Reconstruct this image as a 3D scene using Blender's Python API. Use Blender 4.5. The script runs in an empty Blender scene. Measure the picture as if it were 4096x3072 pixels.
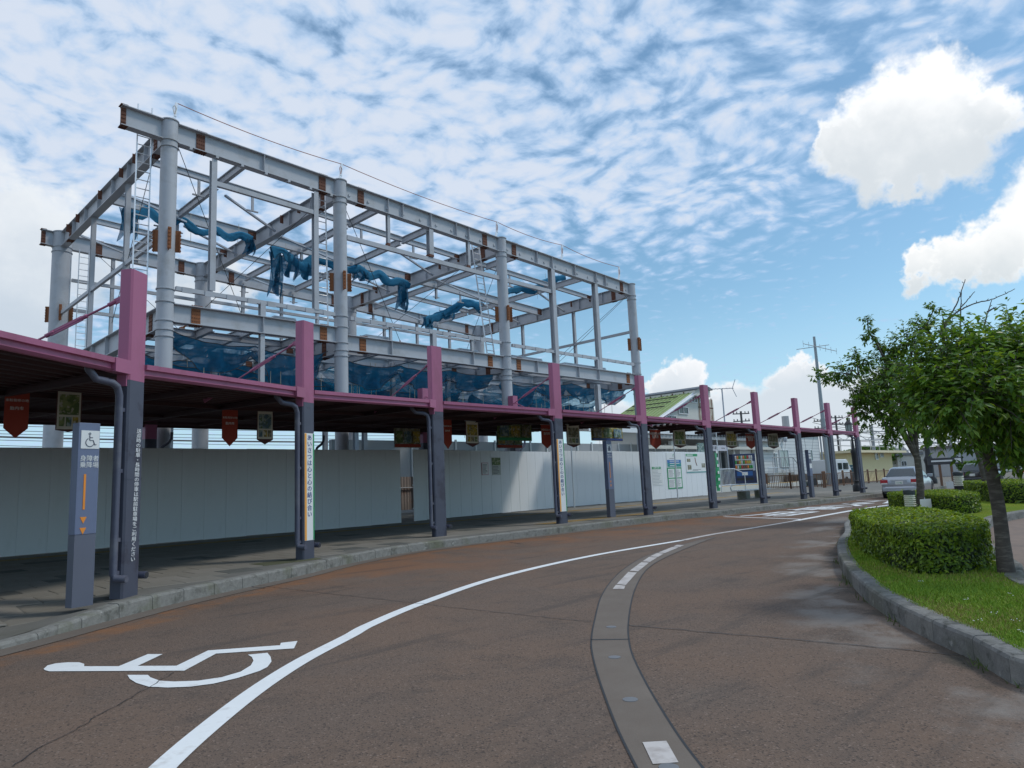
import bpy, bmesh, math, random
from mathutils import Vector, Matrix, noise as mnoise
random.seed(7)
sc = bpy.context.scene
col = sc.collection
# ------------------------------------------------------------------ camera, sky, sun, exposure
HCAM = 1.4
PITCH, ROLL, YAW, FPX = .1424, -.0442, .7941, 2824.4
fw = Vector((math.sin(YAW)*math.cos(PITCH), math.cos(YAW)*math.cos(PITCH), math.sin(PITCH)))
rt = Vector((math.cos(YAW), -math.sin(YAW), 0))
up = rt.cross(fw)
RT = rt*math.cos(ROLL) + up*math.sin(ROLL)
UP = up*math.cos(ROLL) - rt*math.sin(ROLL)
CAM = Vector((0, 0, HCAM))
cam_d = bpy.data.cameras.new('camera'); cam = bpy.data.objects.new('camera', cam_d); col.objects.link(cam)
cam_d.sensor_width = 36; cam_d.lens = FPX/4096*36; cam_d.clip_start = .05; cam_d.clip_end = 3000
cam.matrix_world = Matrix(((RT.x, UP.x, -fw.x, 0), (RT.y, UP.y, -fw.y, 0), (RT.z, UP.z, -fw.z, HCAM), (0, 0, 0, 1)))
sc.camera = cam
sc.view_settings.view_transform = 'Standard'; sc.view_settings.look = 'None'
sc.view_settings.gamma = 1; sc.view_settings.exposure = 0.24
sc.render.engine = 'CYCLES'
sc.cycles.use_denoising = True
sc.cycles.max_bounces = 5; sc.cycles.transparent_max_bounces = 10; sc.cycles.diffuse_bounces = 3
SUN_EL = math.radians(52); SUN_DIR = Vector((.74, -.67, 0)).normalized()*math.cos(SUN_EL) + Vector((0, 0, math.sin(SUN_EL)))
sun_d = bpy.data.lights.new('sun', 'SUN'); sun_d.energy = 1.3; sun_d.angle = math.radians(10); sun_d.color = (1, .95, .87)
sun = bpy.data.objects.new('sun', sun_d); col.objects.link(sun)
sun.rotation_euler = (-SUN_DIR).to_track_quat('-Z', 'Y').to_euler()
sun.location = (0, 0, 60)

def px_dir(u, v):
    return (RT*((u-2048)/FPX) - UP*((v-1536)/FPX) + fw)
def onz(u, v, z=0.):
    d = px_dir(u, v); t = (z-HCAM)/d.z; return CAM + d*t
def ony(u, v, y):
    d = px_dir(u, v); return CAM + d*(y/d.y)
def onx(u, v, x):
    d = px_dir(u, v); return CAM + d*(x/d.x)
def over(u, v, p):
    d = px_dir(u, v); t = math.hypot(p[0], p[1])/math.hypot(d.x, d.y); return CAM + d*t
def atd(u, v, dist):
    d = px_dir(u, v); return CAM + d*dist      # dist = depth along the view axis

# world: physical sky with a layer of altocumulus and some cumulus, all in sky directions
W = bpy.data.worlds.new('World'); sc.world = W; W.use_nodes = True
nt = W.node_tree; N = nt.nodes; L = nt.links
for n in list(N): N.remove(n)
def wn(t, **k):
    n = N.new(t)
    for a, b in k.items(): setattr(n, a, b)
    return n
def wm(op, a, b=None, c=None, clamp=False):
    n = N.new('ShaderNodeMath'); n.operation = op; n.use_clamp = clamp
    for i, x in enumerate((a, b, c)):
        if x is None: continue
        if isinstance(x, (int, float)): n.inputs[i].default_value = x
        else: L.new(x, n.inputs[i])
    return n.outputs[0]
def wv(op, a, b=None, scale=None):
    n = N.new('ShaderNodeVectorMath'); n.operation = op
    for i, x in enumerate((a, b)):
        if x is None: continue
        if isinstance(x, (tuple, list, Vector)): n.inputs[i].default_value = tuple(x)
        else: L.new(x, n.inputs[i])
    if scale is not None:
        if isinstance(scale, (int, float)): n.inputs['Scale'].default_value = scale
        else: L.new(scale, n.inputs['Scale'])
    return n.outputs[1] if op in ('DISTANCE', 'DOT_PRODUCT', 'LENGTH') else n.outputs[0]
def wramp(x, a, b, lo=0., hi=1., smooth=True):
    n = N.new('ShaderNodeMapRange'); n.interpolation_type = 'SMOOTHSTEP' if smooth else 'LINEAR'
    L.new(x, n.inputs[0])
    for i, y in enumerate((a, b, lo, hi)): n.inputs[i+1].default_value = y
    return n.outputs[0]
def wmix(f, a, b):
    n = N.new('ShaderNodeMix'); n.data_type = 'RGBA'
    if isinstance(f, (int, float)): n.inputs[0].default_value = f
    else: L.new(f, n.inputs[0])
    for i, x in ((6, a), (7, b)):
        if isinstance(x, tuple): n.inputs[i].default_value = (*x, 1)
        else: L.new(x, n.inputs[i])
    return n.outputs[2]
def wnoise(vec, scale, detail=6, rough=.55, dist=0., dim='3D'):
    n = N.new('ShaderNodeTexNoise'); n.noise_dimensions = dim
    L.new(vec, n.inputs['Vector']); n.inputs['Scale'].default_value = scale
    n.inputs['Detail'].default_value = detail; n.inputs['Roughness'].default_value = rough
    n.inputs['Distortion'].default_value = dist
    return n.outputs['Fac'], n.outputs['Color']
tc = wn('ShaderNodeTexCoord'); D = wv('NORMALIZE', tc.outputs['Generated'])
sep = wn('ShaderNodeSeparateXYZ'); L.new(D, sep.inputs[0]); DZ = sep.outputs[2]
sky = wn('ShaderNodeTexSky'); sky.sky_type = 'NISHITA'; sky.sun_disc = False
sky.sun_elevation = SUN_EL; sky.sun_rotation = math.atan2(SUN_DIR.x, SUN_DIR.y)
sky.air_density = 1.0; sky.dust_density = .6; sky.ozone_density = 1.6
SKYK = .125
blue = wmix(1., (0, 0, 0), sky.outputs[0])
skyc = wv('MULTIPLY', blue, (SKYK*.92, SKYK*1.13, SKYK*1.10))
# altocumulus on a plane overhead
dzc = wm('MAXIMUM', DZ, .02)
inv = wm('DIVIDE', 1., wm('ADD', dzc, .10))
P = wv('SCALE', D, scale=inv)
comb = wn('ShaderNodeSeparateXYZ'); L.new(P, comb.inputs[0])
P2n = wn('ShaderNodeCombineXYZ'); L.new(comb.outputs[0], P2n.inputs[0]); L.new(comb.outputs[1], P2n.inputs[1])
P2 = P2n.outputs[0]
warp_f, warp_c = wnoise(P2, 2.6, 2, .55, dim='2D')
Pw = wv('ADD', P2, wv('SCALE', wv('SUBTRACT', warp_c, (.5, .5, .5)), scale=.16))
def wvor(vec, scale, smooth):
    n = N.new('ShaderNodeTexVoronoi'); n.voronoi_dimensions = '2D'; n.feature = 'SMOOTH_F1'; n.inputs['Scale'].default_value = scale; n.inputs['Smoothness'].default_value = smooth; n.inputs['Randomness'].default_value = 1.0
    L.new(vec, n.inputs['Vector']); return n.outputs['Distance']
puff = wm('SUBTRACT', 1., wvor(Pw, 14.0, .65))                     # rounded cells
puff2 = wm('SUBTRACT', 1., wvor(Pw, 32., .6))
cell, _ = wnoise(Pw, 10, 4, .55, dim='2D')
big, _ = wnoise(P2, 1.3, 2, .5, dim='2D')
fine, _ = wnoise(Pw, 44, 3, .62, dim='2D')
dens = wm('ADD', wm('MULTIPLY', puff, .55), wm('MULTIPLY', puff2, .16))
dens = wm('ADD', dens, wm('MULTIPLY', wm('SUBTRACT', cell, .5), .60))
dens = wm('ADD', dens, wm('MULTIPLY', wm('SUBTRACT', big, .5), .42))
dens = wm('ADD', dens, wm('MULTIPLY', wm('SUBTRACT', fine, .5), .26))
elevf = wramp(DZ, .20, .42, -.40, .03)
side = wm('MULTIPLY', wv('DOT_PRODUCT', D, tuple(rt)), -.36)
dens = wm('ADD', wm('ADD', dens, elevf), side)
acov = wramp(dens, .02, .46)
thick = wramp(dens, .24, .68)
acol = wmix(thick, (.43, .61, .86), (.68, .755, .88))
c1 = wmix(wm('MULTIPLY', acov, .96), skyc, acol)
hz = wramp(DZ, -.02, .26, .75, 0.)
c1 = wmix(hz, c1, (.50, .70, .92))
# cumulus: lobes set in the sky, edges broken by noise
nA, nAc = wnoise(D, 11, 5, .60)
nB, nBc = wnoise(D, 5, 2, .5)
nC, nCc = wnoise(D, 34, 4, .62)
Dd = wv('ADD', wv('ADD', D, wv('SCALE', wv('SUBTRACT', nAc, (.5, .5, .5)), scale=.13)), wv('SCALE', wv('SUBTRACT', nCc, (.5, .5, .5)), scale=.05))
Dsh = wv('ADD', Dd, tuple(SUN_DIR*-.0))
def dirpx(u, v): return px_dir(u, v).normalized()
def cumulus(prev, lobes, base_v, top_v, dark, light, soft=.34):
    f = None
    for (u, v, r) in lobes:
        d = wv('DISTANCE', Dd, tuple(dirpx(u, v)))
        g = wm('SUBTRACT', 1., wm('DIVIDE', d, r/FPX))
        f = g if f is None else wm('MAXIMUM', f, g)
    a = wramp(f, 0.0, soft)
    z0 = dirpx(lobes[0][0], base_v).z; z1 = dirpx(lobes[0][0], top_v).z; dz = z1-z0
    hs = wm('ADD', DZ, wm('MULTIPLY', wm('SUBTRACT', nA, .5), dz*1.1))
    hs = wm('ADD', hs, wm('MULTIPLY', wm('SUBTRACT', nB, .5), dz*1.0))
    edge = wramp(f, .05, .55, dz*.35, -dz*.18)
    lit = wramp(wm('ADD', hs, edge), z0, z1)
    cc = wmix(lit, dark, light)
    return wmix(wm('MULTIPLY', a, .97), prev, cc)
c1 = cumulus(c1, [(3560, 470, 215), (3430, 560, 165), (3730, 430, 215), (3860, 430, 165), (3560, 620, 185), (3700, 580, 200), (3340, 560, 90), (3560, 720, 110)], 740, 350, (.70, .75, .79), (1.1, 1.1, 1.1), .40)
c1 = cumulus(c1, [(3970, 990, 140), (4090, 930, 160), (3830, 1050, 105), (3690, 1090, 80), (4250, 900, 240), (4030, 1060, 110)], 1150, 880, (.70, .75, .78), (1.03, 1.03, 1.02), .40)
c1 = cumulus(c1, [(2700, 1600, 150), (2640, 1520, 85), (2760, 1520, 95), (2950, 1660, 150), (3180, 1560, 130), (3230, 1490, 80), (3100, 1680, 170), (3350, 1680, 180), (3600, 1720, 200), (3900, 1740, 240), (2500, 1740, 170), (3000, 1760, 240)], 1680, 1440, (.66, .73, .80), (.95, .96, .98))
c1 = cumulus(c1, [(60, 860, 220), (200, 920, 200), (-100, 1000, 320), (150, 1150, 260), (360, 1080, 130), (60, 1380, 260), (700, 1180, 140), (950, 1160, 110)], 1400, 760, (.58, .66, .75), (.84, .88, .92), .6)
bg = wn('ShaderNodeBackground'); L.new(c1, bg.inputs[0]); bg.inputs[1].default_value = .87
W.cycles.sampling_method = 'MANUAL'; W.cycles.sample_map_resolution = 256
out = wn('ShaderNodeOutputWorld'); L.new(bg.outputs[0], out.inputs[0])

# ------------------------------------------------------------------ helpers
def tag(o, label=None, cat=None, group=None, kind=None):
    if label: o['label'] = label
    if cat: o['category'] = cat
    if group: o['group'] = group
    if kind: o['kind'] = kind
    return o
def thing(name, label, cat, loc=(0, 0, 0), rz=0., group=None):
    o = bpy.data.objects.new(name, None); o.empty_display_size = .1; col.objects.link(o)
    o.location = loc; o.rotation_euler = (0, 0, rz)
    return tag(o, label, cat, group)
def link(name, me, parent=None):
    o = bpy.data.objects.new(name, me); col.objects.link(o)
    if parent: o.parent = parent
    return o
def copy_tree(o, parent=None):
    c = o.copy(); col.objects.link(c); c.parent = parent
    for ch in o.children: copy_tree(ch, c)
    return c
class MB:
    def __init__(s, origin=(0, 0, 0)):
        s.v = []; s.f = []; s.m = []; s.g = []; s.o = Vector(origin); s.cur = 0
    def add(s, vs, fs):
        k = len(s.v); s.g.append((k, len(s.f))); s.v += [tuple(Vector(a)-s.o) for a in vs]; s.f += [tuple(i+k for i in f) for f in fs]; s.m += [s.cur]*len(fs)
    def box(s, c, size, M=None):
        x, y, z = (a/2 for a in size); c = Vector(c)
        vs = [Vector((i*x, j*y, k*z)) for i in (-1, 1) for j in (-1, 1) for k in (-1, 1)]
        if M is not None: vs = [M @ a for a in vs]
        s.add([a+c for a in vs], [(0, 1, 3, 2), (4, 6, 7, 5), (0, 4, 5, 1), (2, 3, 7, 6), (0, 2, 6, 4), (1, 5, 7, 3)])
    def bar(s, p, q, w, h, upv=(0, 0, 1)):
        p = Vector(p); q = Vector(q); d = (q-p).normalized(); upv = Vector(upv)
        if abs(d.dot(upv)) > .98: upv = Vector((0, 1, 0))
        a = d.cross(upv).normalized()*w/2; b = a.cross(d).normalized()*h/2
        s.add([p-a-b, p+a-b, p+a+b, p-a+b, q-a-b, q+a-b, q+a+b, q-a+b], [(3, 2, 1, 0), (4, 5, 6, 7), (0, 1, 5, 4), (1, 2, 6, 5), (2, 3, 7, 6), (3, 0, 4, 7)])
    def ibeam(s, p, q, b, h, tf=.03, tw=.02):          # p, q = centre of the section
        p = Vector(p); q = Vector(q); d = (q-p).normalized(); a = d.cross(Vector((0, 0, 1)))
        if a.length < .1: a = Vector((1, 0, 0))
        a = a.normalized(); u = a.cross(d).normalized()
        pr = [(-b/2, -h/2), (b/2, -h/2), (b/2, -h/2+tf), (tw/2, -h/2+tf), (tw/2, h/2-tf), (b/2, h/2-tf), (b/2, h/2), (-b/2, h/2), (-b/2, h/2-tf), (-tw/2, h/2-tf), (-tw/2, -h/2+tf), (-b/2, -h/2+tf)]
        s.loft([[c+a*x+u*y for x, y in pr] for c in (p, q)])
    def loft(s, rings, closed=True, caps=True):
        n = len(rings[0]); vs = [a for r in rings for a in r]; fs = []
        for i in range(len(rings)-1):
            for j in range(n if closed else n-1):
                k = (j+1) % n; fs.append((i*n+j, i*n+k, (i+1)*n+k, (i+1)*n+j))
        if caps and closed:
            fs.append(tuple(range(n-1, -1, -1))); b = (len(rings)-1)*n; fs.append(tuple(b+j for j in range(n)))
        s.add(vs, fs)
    def tube(s, pts, r, n=8, caps=True):
        pts = [Vector(p) for p in pts]; m = len(pts)
        rr = r if isinstance(r, (list, tuple)) else [r]*m
        rings = []; a = None
        for i, p in enumerate(pts):
            d = (pts[min(i+1, m-1)]-pts[max(i-1, 0)]).normalized()
            if a is None:
                a = d.cross(Vector((0, 0, 1)))
                if a.length < .05: a = Vector((1, 0, 0))
            a = (a-d*a.dot(d))
            if a.length < 1e-5: a = d.orthogonal()
            a.normalize(); b = d.cross(a)
            rings.append([p+(a*math.cos(t)+b*math.sin(t))*rr[i] for t in (2*math.pi*j/n for j in range(n))])
        s.loft(rings, True, caps)
    def lathe(s, c, prof, n=16):                      # prof = [(r, z)]
        c = Vector(c); s.loft([[c+Vector((r*math.cos(t), r*math.sin(t), z)) for t in (2*math.pi*j/n for j in range(n))] for r, z in prof])
    def prism(s, poly, z0, z1):
        n = len(poly); s.add([(x, y, z0) for x, y in poly]+[(x, y, z1) for x, y in poly], [tuple(range(n-1, -1, -1)), tuple(range(n, 2*n))]+[(i, (i+1) % n, n+(i+1) % n, n+i) for i in range(n)])
    def mesh(s, name, mats, smooth=False, bevel=0., autos=None):
        me = bpy.data.meshes.new(name); me.from_pydata(s.v, [], s.f)
        for m in (mats if isinstance(mats, (list, tuple)) else [mats]): me.materials.append(m)
        if any(s.m): me.polygons.foreach_set('material_index', s.m)
        bm = bmesh.new(); bm.from_mesh(me)
        bmesh.ops.recalc_face_normals(bm, faces=bm.faces)
        if bevel: bmesh.ops.bevel(bm, geom=bm.edges[:], offset=bevel, segments=2, affect='EDGES', profile=.6)
        bm.to_mesh(me); bm.free()
        if smooth: me.polygons.foreach_set('use_smooth', [True]*len(me.polygons)); me.set_sharp_from_angle(angle=math.radians(autos or 40))
        me.update(); return me
    def build(s, name, mats, parent=None, **k):
        o = link(name, s.mesh(name, mats, **k), parent)
        if parent is None and s.o.length: o.location = s.o
        return o
def each(m, name, mats, parent, per=1, **k):            # one object for every 'per' shapes collected
    g = m.g[::per]+[(len(m.v), len(m.f))]
    for (v0, f0), (v1, f1) in zip(g, g[1:]):
        q = MB(); q.v = m.v[v0:v1]; q.f = [tuple(i-v0 for i in f) for f in m.f[f0:f1]]; q.m = m.m[f0:f1]; q.build(name, mats, parent, **k)
def raw(name, vs, fs, mats, parent=None, smooth=False):
    me = bpy.data.meshes.new(name); me.from_pydata(vs, [], fs)
    for m in (mats if isinstance(mats, (list, tuple)) else [mats]): me.materials.append(m)
    if smooth: me.polygons.foreach_set('use_smooth', [True]*len(fs))
    me.update(); return link(name, me, parent)
_tri_cache = {}
def flat_poly(name, pts, z, mat, parent=None):
    bm = bmesh.new(); vs = [bm.verts.new((p[0], p[1], z)) for p in pts]; f = bm.faces.new(vs)
    bmesh.ops.triangulate(bm, faces=[f])
    for f in bm.faces:
        if f.normal.z < 0: f.normal_flip()
    me = bpy.data.meshes.new(name); bm.to_mesh(me); bm.free(); me.materials.append(mat); return link(name, me, parent)
def cr(pts, n=8):                                     # Catmull-Rom through points
    pts = [Vector(p) for p in pts]; o = []
    for i in range(len(pts)-1):
        a = pts[max(i-1, 0)]; b = pts[i]; c = pts[i+1]; d = pts[min(i+2, len(pts)-1)]
        for k in range(n):
            t = k/n; o.append(.5*((2*b)+(c-a)*t+(2*a-5*b+4*c-d)*t*t+(3*b-a-3*c+d)*t**3))
    o.append(pts[-1].copy()); return o
def resample(pts, step):
    o = [pts[0].copy()]; acc = 0.
    for i in range(len(pts)-1):
        a = pts[i]; b = pts[i+1]; l = (b-a).length
        while acc+l >= step:
            t = (step-acc)/l; a = a.lerp(b, t); o.append(a.copy()); l = (b-a).length; acc = 0.
        acc += l
    o.append(pts[-1].copy()); return o
def offset2(pts, d):                                  # offset a plan polyline to its left by d
    o = []
    for i, p in enumerate(pts):
        t = (pts[min(i+1, len(pts)-1)]-pts[max(i-1, 0)]); n = Vector((-t.y, t.x, 0)).normalized(); o.append(p+n*d)
    return o
def ribbon(name, pts, w, z, mat, parent=None, pts2=None):
    a = offset2(pts, w/2) if pts2 is None else pts; b = offset2(pts, -w/2) if pts2 is None else pts2
    vs = [(p.x, p.y, z) for p in a]+[(p.x, p.y, z) for p in b]; n = len(a)
    return raw(name, vs, [(i, n+i, n+i+1, i+1) for i in range(n-1)], mat, parent)
def text(body, size, mat, M, parent=None, name='lettering', ext=.002, sx=1., line=1., align='CENTER'):
    c = bpy.data.curves.new('t', 'FONT'); c.body = body; c.size = size; c.extrude = ext; c.resolution_u = 2; c.offset = (.012 if size > .1 else .004)*size
    c.align_x = align; c.align_y = 'CENTER'; c.space_line = line
    t = bpy.data.objects.new('t', c); col.objects.link(t); bpy.context.view_layer.update()
    me = bpy.data.meshes.new_from_object(t.evaluated_get(bpy.context.evaluated_depsgraph_get()))
    bpy.data.objects.remove(t); bpy.data.curves.remove(c)
    me.transform(M @ Matrix.Diagonal((sx, 1, 1, 1))); me.materials.clear(); me.materials.append(mat); me.name = name
    return link(name, me, parent)
def frame(o, xdir, ydir=(0, 0, 1)):                   # matrix: local x, y, z=x cross y
    x = Vector(xdir).normalized(); y = Vector(ydir); y = (y-x*y.dot(x)).normalized(); z = x.cross(y)
    return Matrix(((x.x, y.x, z.x, o[0]), (x.y, y.y, z.y, o[1]), (x.z, y.z, z.z, o[2]), (0, 0, 0, 1)))

# ------------------------------------------------------------------ materials
def mat(name, c, rough=.6, metal=0., var=.12, scale=6., bump=0., bscale=60., spec=.5, dirt=None, dscale=2., dlo=.5, dhi=.7, damt=.8, coat=0., stretch=None):
    m = bpy.data.materials.new(name); m.use_nodes = True; n = m.node_tree.nodes; l = m.node_tree.links
    b = n['Principled BSDF']; b.inputs['Roughness'].default_value = rough; b.inputs['Metallic'].default_value = metal
    b.inputs['Specular IOR Level'].default_value = spec
    if coat: b.inputs['Coat Weight'].default_value = coat; b.inputs['Coat Roughness'].default_value = .08
    t = n.new('ShaderNodeTexCoord'); src = t.outputs['Object']
    if stretch:
        mp = n.new('ShaderNodeMapping'); mp.inputs['Scale'].default_value = stretch; l.new(src, mp.inputs[0]); src = mp.outputs[0]
    def nz(s, d=5, r=.6):
        k = n.new('ShaderNodeTexNoise'); k.inputs['Scale'].default_value = s; k.inputs['Detail'].default_value = d; k.inputs['Roughness'].default_value = r
        l.new(src, k.inputs['Vector']); return k.outputs['Fac']
    a = nz(scale)
    mx = n.new('ShaderNodeMix'); mx.data_type = 'RGBA'; l.new(a, mx.inputs[0])
    mx.inputs[6].default_value = (*[x*(1-var) for x in c], 1); mx.inputs[7].default_value = (*[min(1, x*(1+var)) for x in c], 1)
    o = mx.outputs[2]
    if dirt:
        dn = nz(dscale, 8, .65); mr = n.new('ShaderNodeMapRange'); mr.inputs[1].default_value = dlo; mr.inputs[2].default_value = dhi; mr.inputs[4].default_value = damt; l.new(dn, mr.inputs[0])
        m2 = n.new('ShaderNodeMix'); m2.data_type = 'RGBA'; l.new(mr.outputs[0], m2.inputs[0]); l.new(o, m2.inputs[6]); m2.inputs[7].default_value = (*dirt, 1); o = m2.outputs[2]
    l.new(o, b.inputs['Base Color'])
    if bump:
        bn = n.new('ShaderNodeBump'); bn.inputs['Strength'].default_value = bump; bn.inputs['Distance'].default_value = .01
        l.new(nz(bscale, 4), bn.inputs['Height']); l.new(bn.outputs[0], b.inputs['Normal'])
    return m
M = {}
M['steel'] = mat('steel_paint', (.42, .435, .465), .5, 0, .07, 1.5, .06, 40, dirt=(.30, .29, .28), dscale=1.6, dlo=.52, dhi=.72, damt=.6)
M['steel2'] = mat('steel_paint_galvanised', (.44, .47, .52), .45, .2, .08, 2)
M['rust'] = mat('rust_plate', (.135, .052, .030), .8, 0, .35, 8, .3, 60, dirt=(.10, .04, .03), dscale=5)
M['rust2'] = mat('rust_orange', (.26, .095, .035), .8, 0, .35, 8, .3, 60)
M['bolt'] = mat('bolt_zinc', (.55, .54, .5), .4, .6)
M['alu'] = mat('aluminium', (.72, .73, .75), .35, .5, .05)
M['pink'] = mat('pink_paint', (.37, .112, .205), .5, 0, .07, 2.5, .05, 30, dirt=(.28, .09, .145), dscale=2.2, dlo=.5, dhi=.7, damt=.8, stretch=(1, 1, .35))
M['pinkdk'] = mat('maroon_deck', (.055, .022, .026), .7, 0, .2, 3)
M['postgray'] = mat('slate_paint', (.068, .073, .103), .5, 0, .16, 3, .08, 30, dirt=(.038, .034, .052), dscale=2.2, dlo=.53, dhi=.62, damt=.75)
M['pipe'] = mat('slate_pipe', (.085, .09, .13), .42, 0, .1, 4, dirt=(.17, .17, .19), dscale=2)
M['pipein'] = mat('pipe_mouth', (.03, .03, .035), .8)
M['signblue'] = mat('pillar_blue_grey', (.145, .175, .27), .4, 0, .06, 3, dirt=(.12, .13, .19), dscale=1.5)
M['signgrey'] = mat('pillar_slate', (.115, .125, .165), .5, 0, .08, 3)
M['hoard'] = mat('hoarding_white_steel', (.77, .785, .80), .4, 0, .03, .8, dirt=(.62, .63, .63), dscale=1.6, dlo=.52, dhi=.75, damt=.6, stretch=(1, 1, .3))
M['white'] = mat('white_paint', (.78, .79, .8), .6, 0, .05, 8)
M['sheet'] = mat('white_sheet', (.74, .75, .74), .5, 0, .04, 4)
M['linewhite'] = mat('road_paint_white', (.74, .76, .76), .65, 0, .05, 9, .12, 180, dirt=(.42, .38, .35), dscale=5, dlo=.56, dhi=.74, damt=.6)
M['lineworn'] = mat('road_paint_worn', (.50, .47, .45), .8, 0, .10, 10, .2, 150, dirt=(.26, .22, .20), dscale=7, dlo=.45, dhi=.70, damt=.8)
M['concrete'] = mat('kerb_concrete', (.27, .265, .245), .9, 0, .22, 9, .5, 90, dirt=(.15, .16, .10), dscale=2.2, dlo=.48, dhi=.66, damt=.8)
M['gutter'] = mat('gutter_concrete', (.150, .124, .102), .9, 0, .14, 5, .35, 120, dirt=(.125, .098, .078), dscale=.9, dlo=.4, dhi=.65, damt=.8)
M['tar'] = mat('tar_joint', (.018, .018, .02), .6)
M['orange'] = mat('orange_paint', (.80, .27, .03), .5)
M['glassdk'] = mat('dark_glass', (.03, .04, .045), .08, 0, .1, spec=.8)
M['glassbl'] = mat('blind_glass', (.30, .37, .36), .12, 0, .1, spec=.7)
M['black'] = mat('black', (.018, .018, .02), .5)
M['rubber'] = mat('rubber', (.02, .02, .022), .85)
M['bark'] = mat('bark', (.085, .072, .06), .9, 0, .5, 5, 1., 26, stretch=(1, 1, 5), dirt=(.17, .15, .125), dscale=4, dlo=.5, dhi=.6)
M['wire'] = mat('wire_dark', (.06, .06, .065), .6)
M['rope'] = mat('rope_pale', (.5, .46, .36), .9)
M['wirered'] = mat('wire_red', (.42, .18, .13), .7)
# ------------------------------------------------------------------ ground, road, kerbs, pavement
PV = .18
def node_mat(name):
    m = bpy.data.materials.new(name); m.use_nodes = True
    return m, m.node_tree.nodes, m.node_tree.links, m.node_tree.nodes['Principled BSDF']
def NZ(n, l, src, s, d=5, r=.6, dist=0):
    k = n.new('ShaderNodeTexNoise'); k.inputs['Scale'].default_value = s; k.inputs['Detail'].default_value = d; k.inputs['Roughness'].default_value = r; k.inputs['Distortion'].default_value = dist
    l.new(src, k.inputs['Vector']); return k.outputs['Fac']
def MR(n, l, x, a, b, lo=0., hi=1.):
    k = n.new('ShaderNodeMapRange'); k.interpolation_type = 'SMOOTHSTEP'; l.new(x, k.inputs[0])
    for i, y in enumerate((a, b, lo, hi)): k.inputs[i+1].default_value = y
    return k.outputs[0]
def MX(n, l, f, a, b, mode='MIX'):
    k = n.new('ShaderNodeMix'); k.data_type = 'RGBA'; k.blend_type = mode
    if isinstance(f, (int, float)): k.inputs[0].default_value = f
    else: l.new(f, k.inputs[0])
    for i, x in ((6, a), (7, b)):
        if isinstance(x, tuple): k.inputs[i].default_value = (*x, 1)
        else: l.new(x, k.inputs[i])
    return k.outputs[2]
def MU(n, l, op, a, b):
    k = n.new('ShaderNodeMath'); k.operation = op
    for i, x in enumerate((a, b)):
        if isinstance(x, (int, float)): k.inputs[i].default_value = x
        else: l.new(x, k.inputs[i])
    return k.outputs[0]
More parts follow.
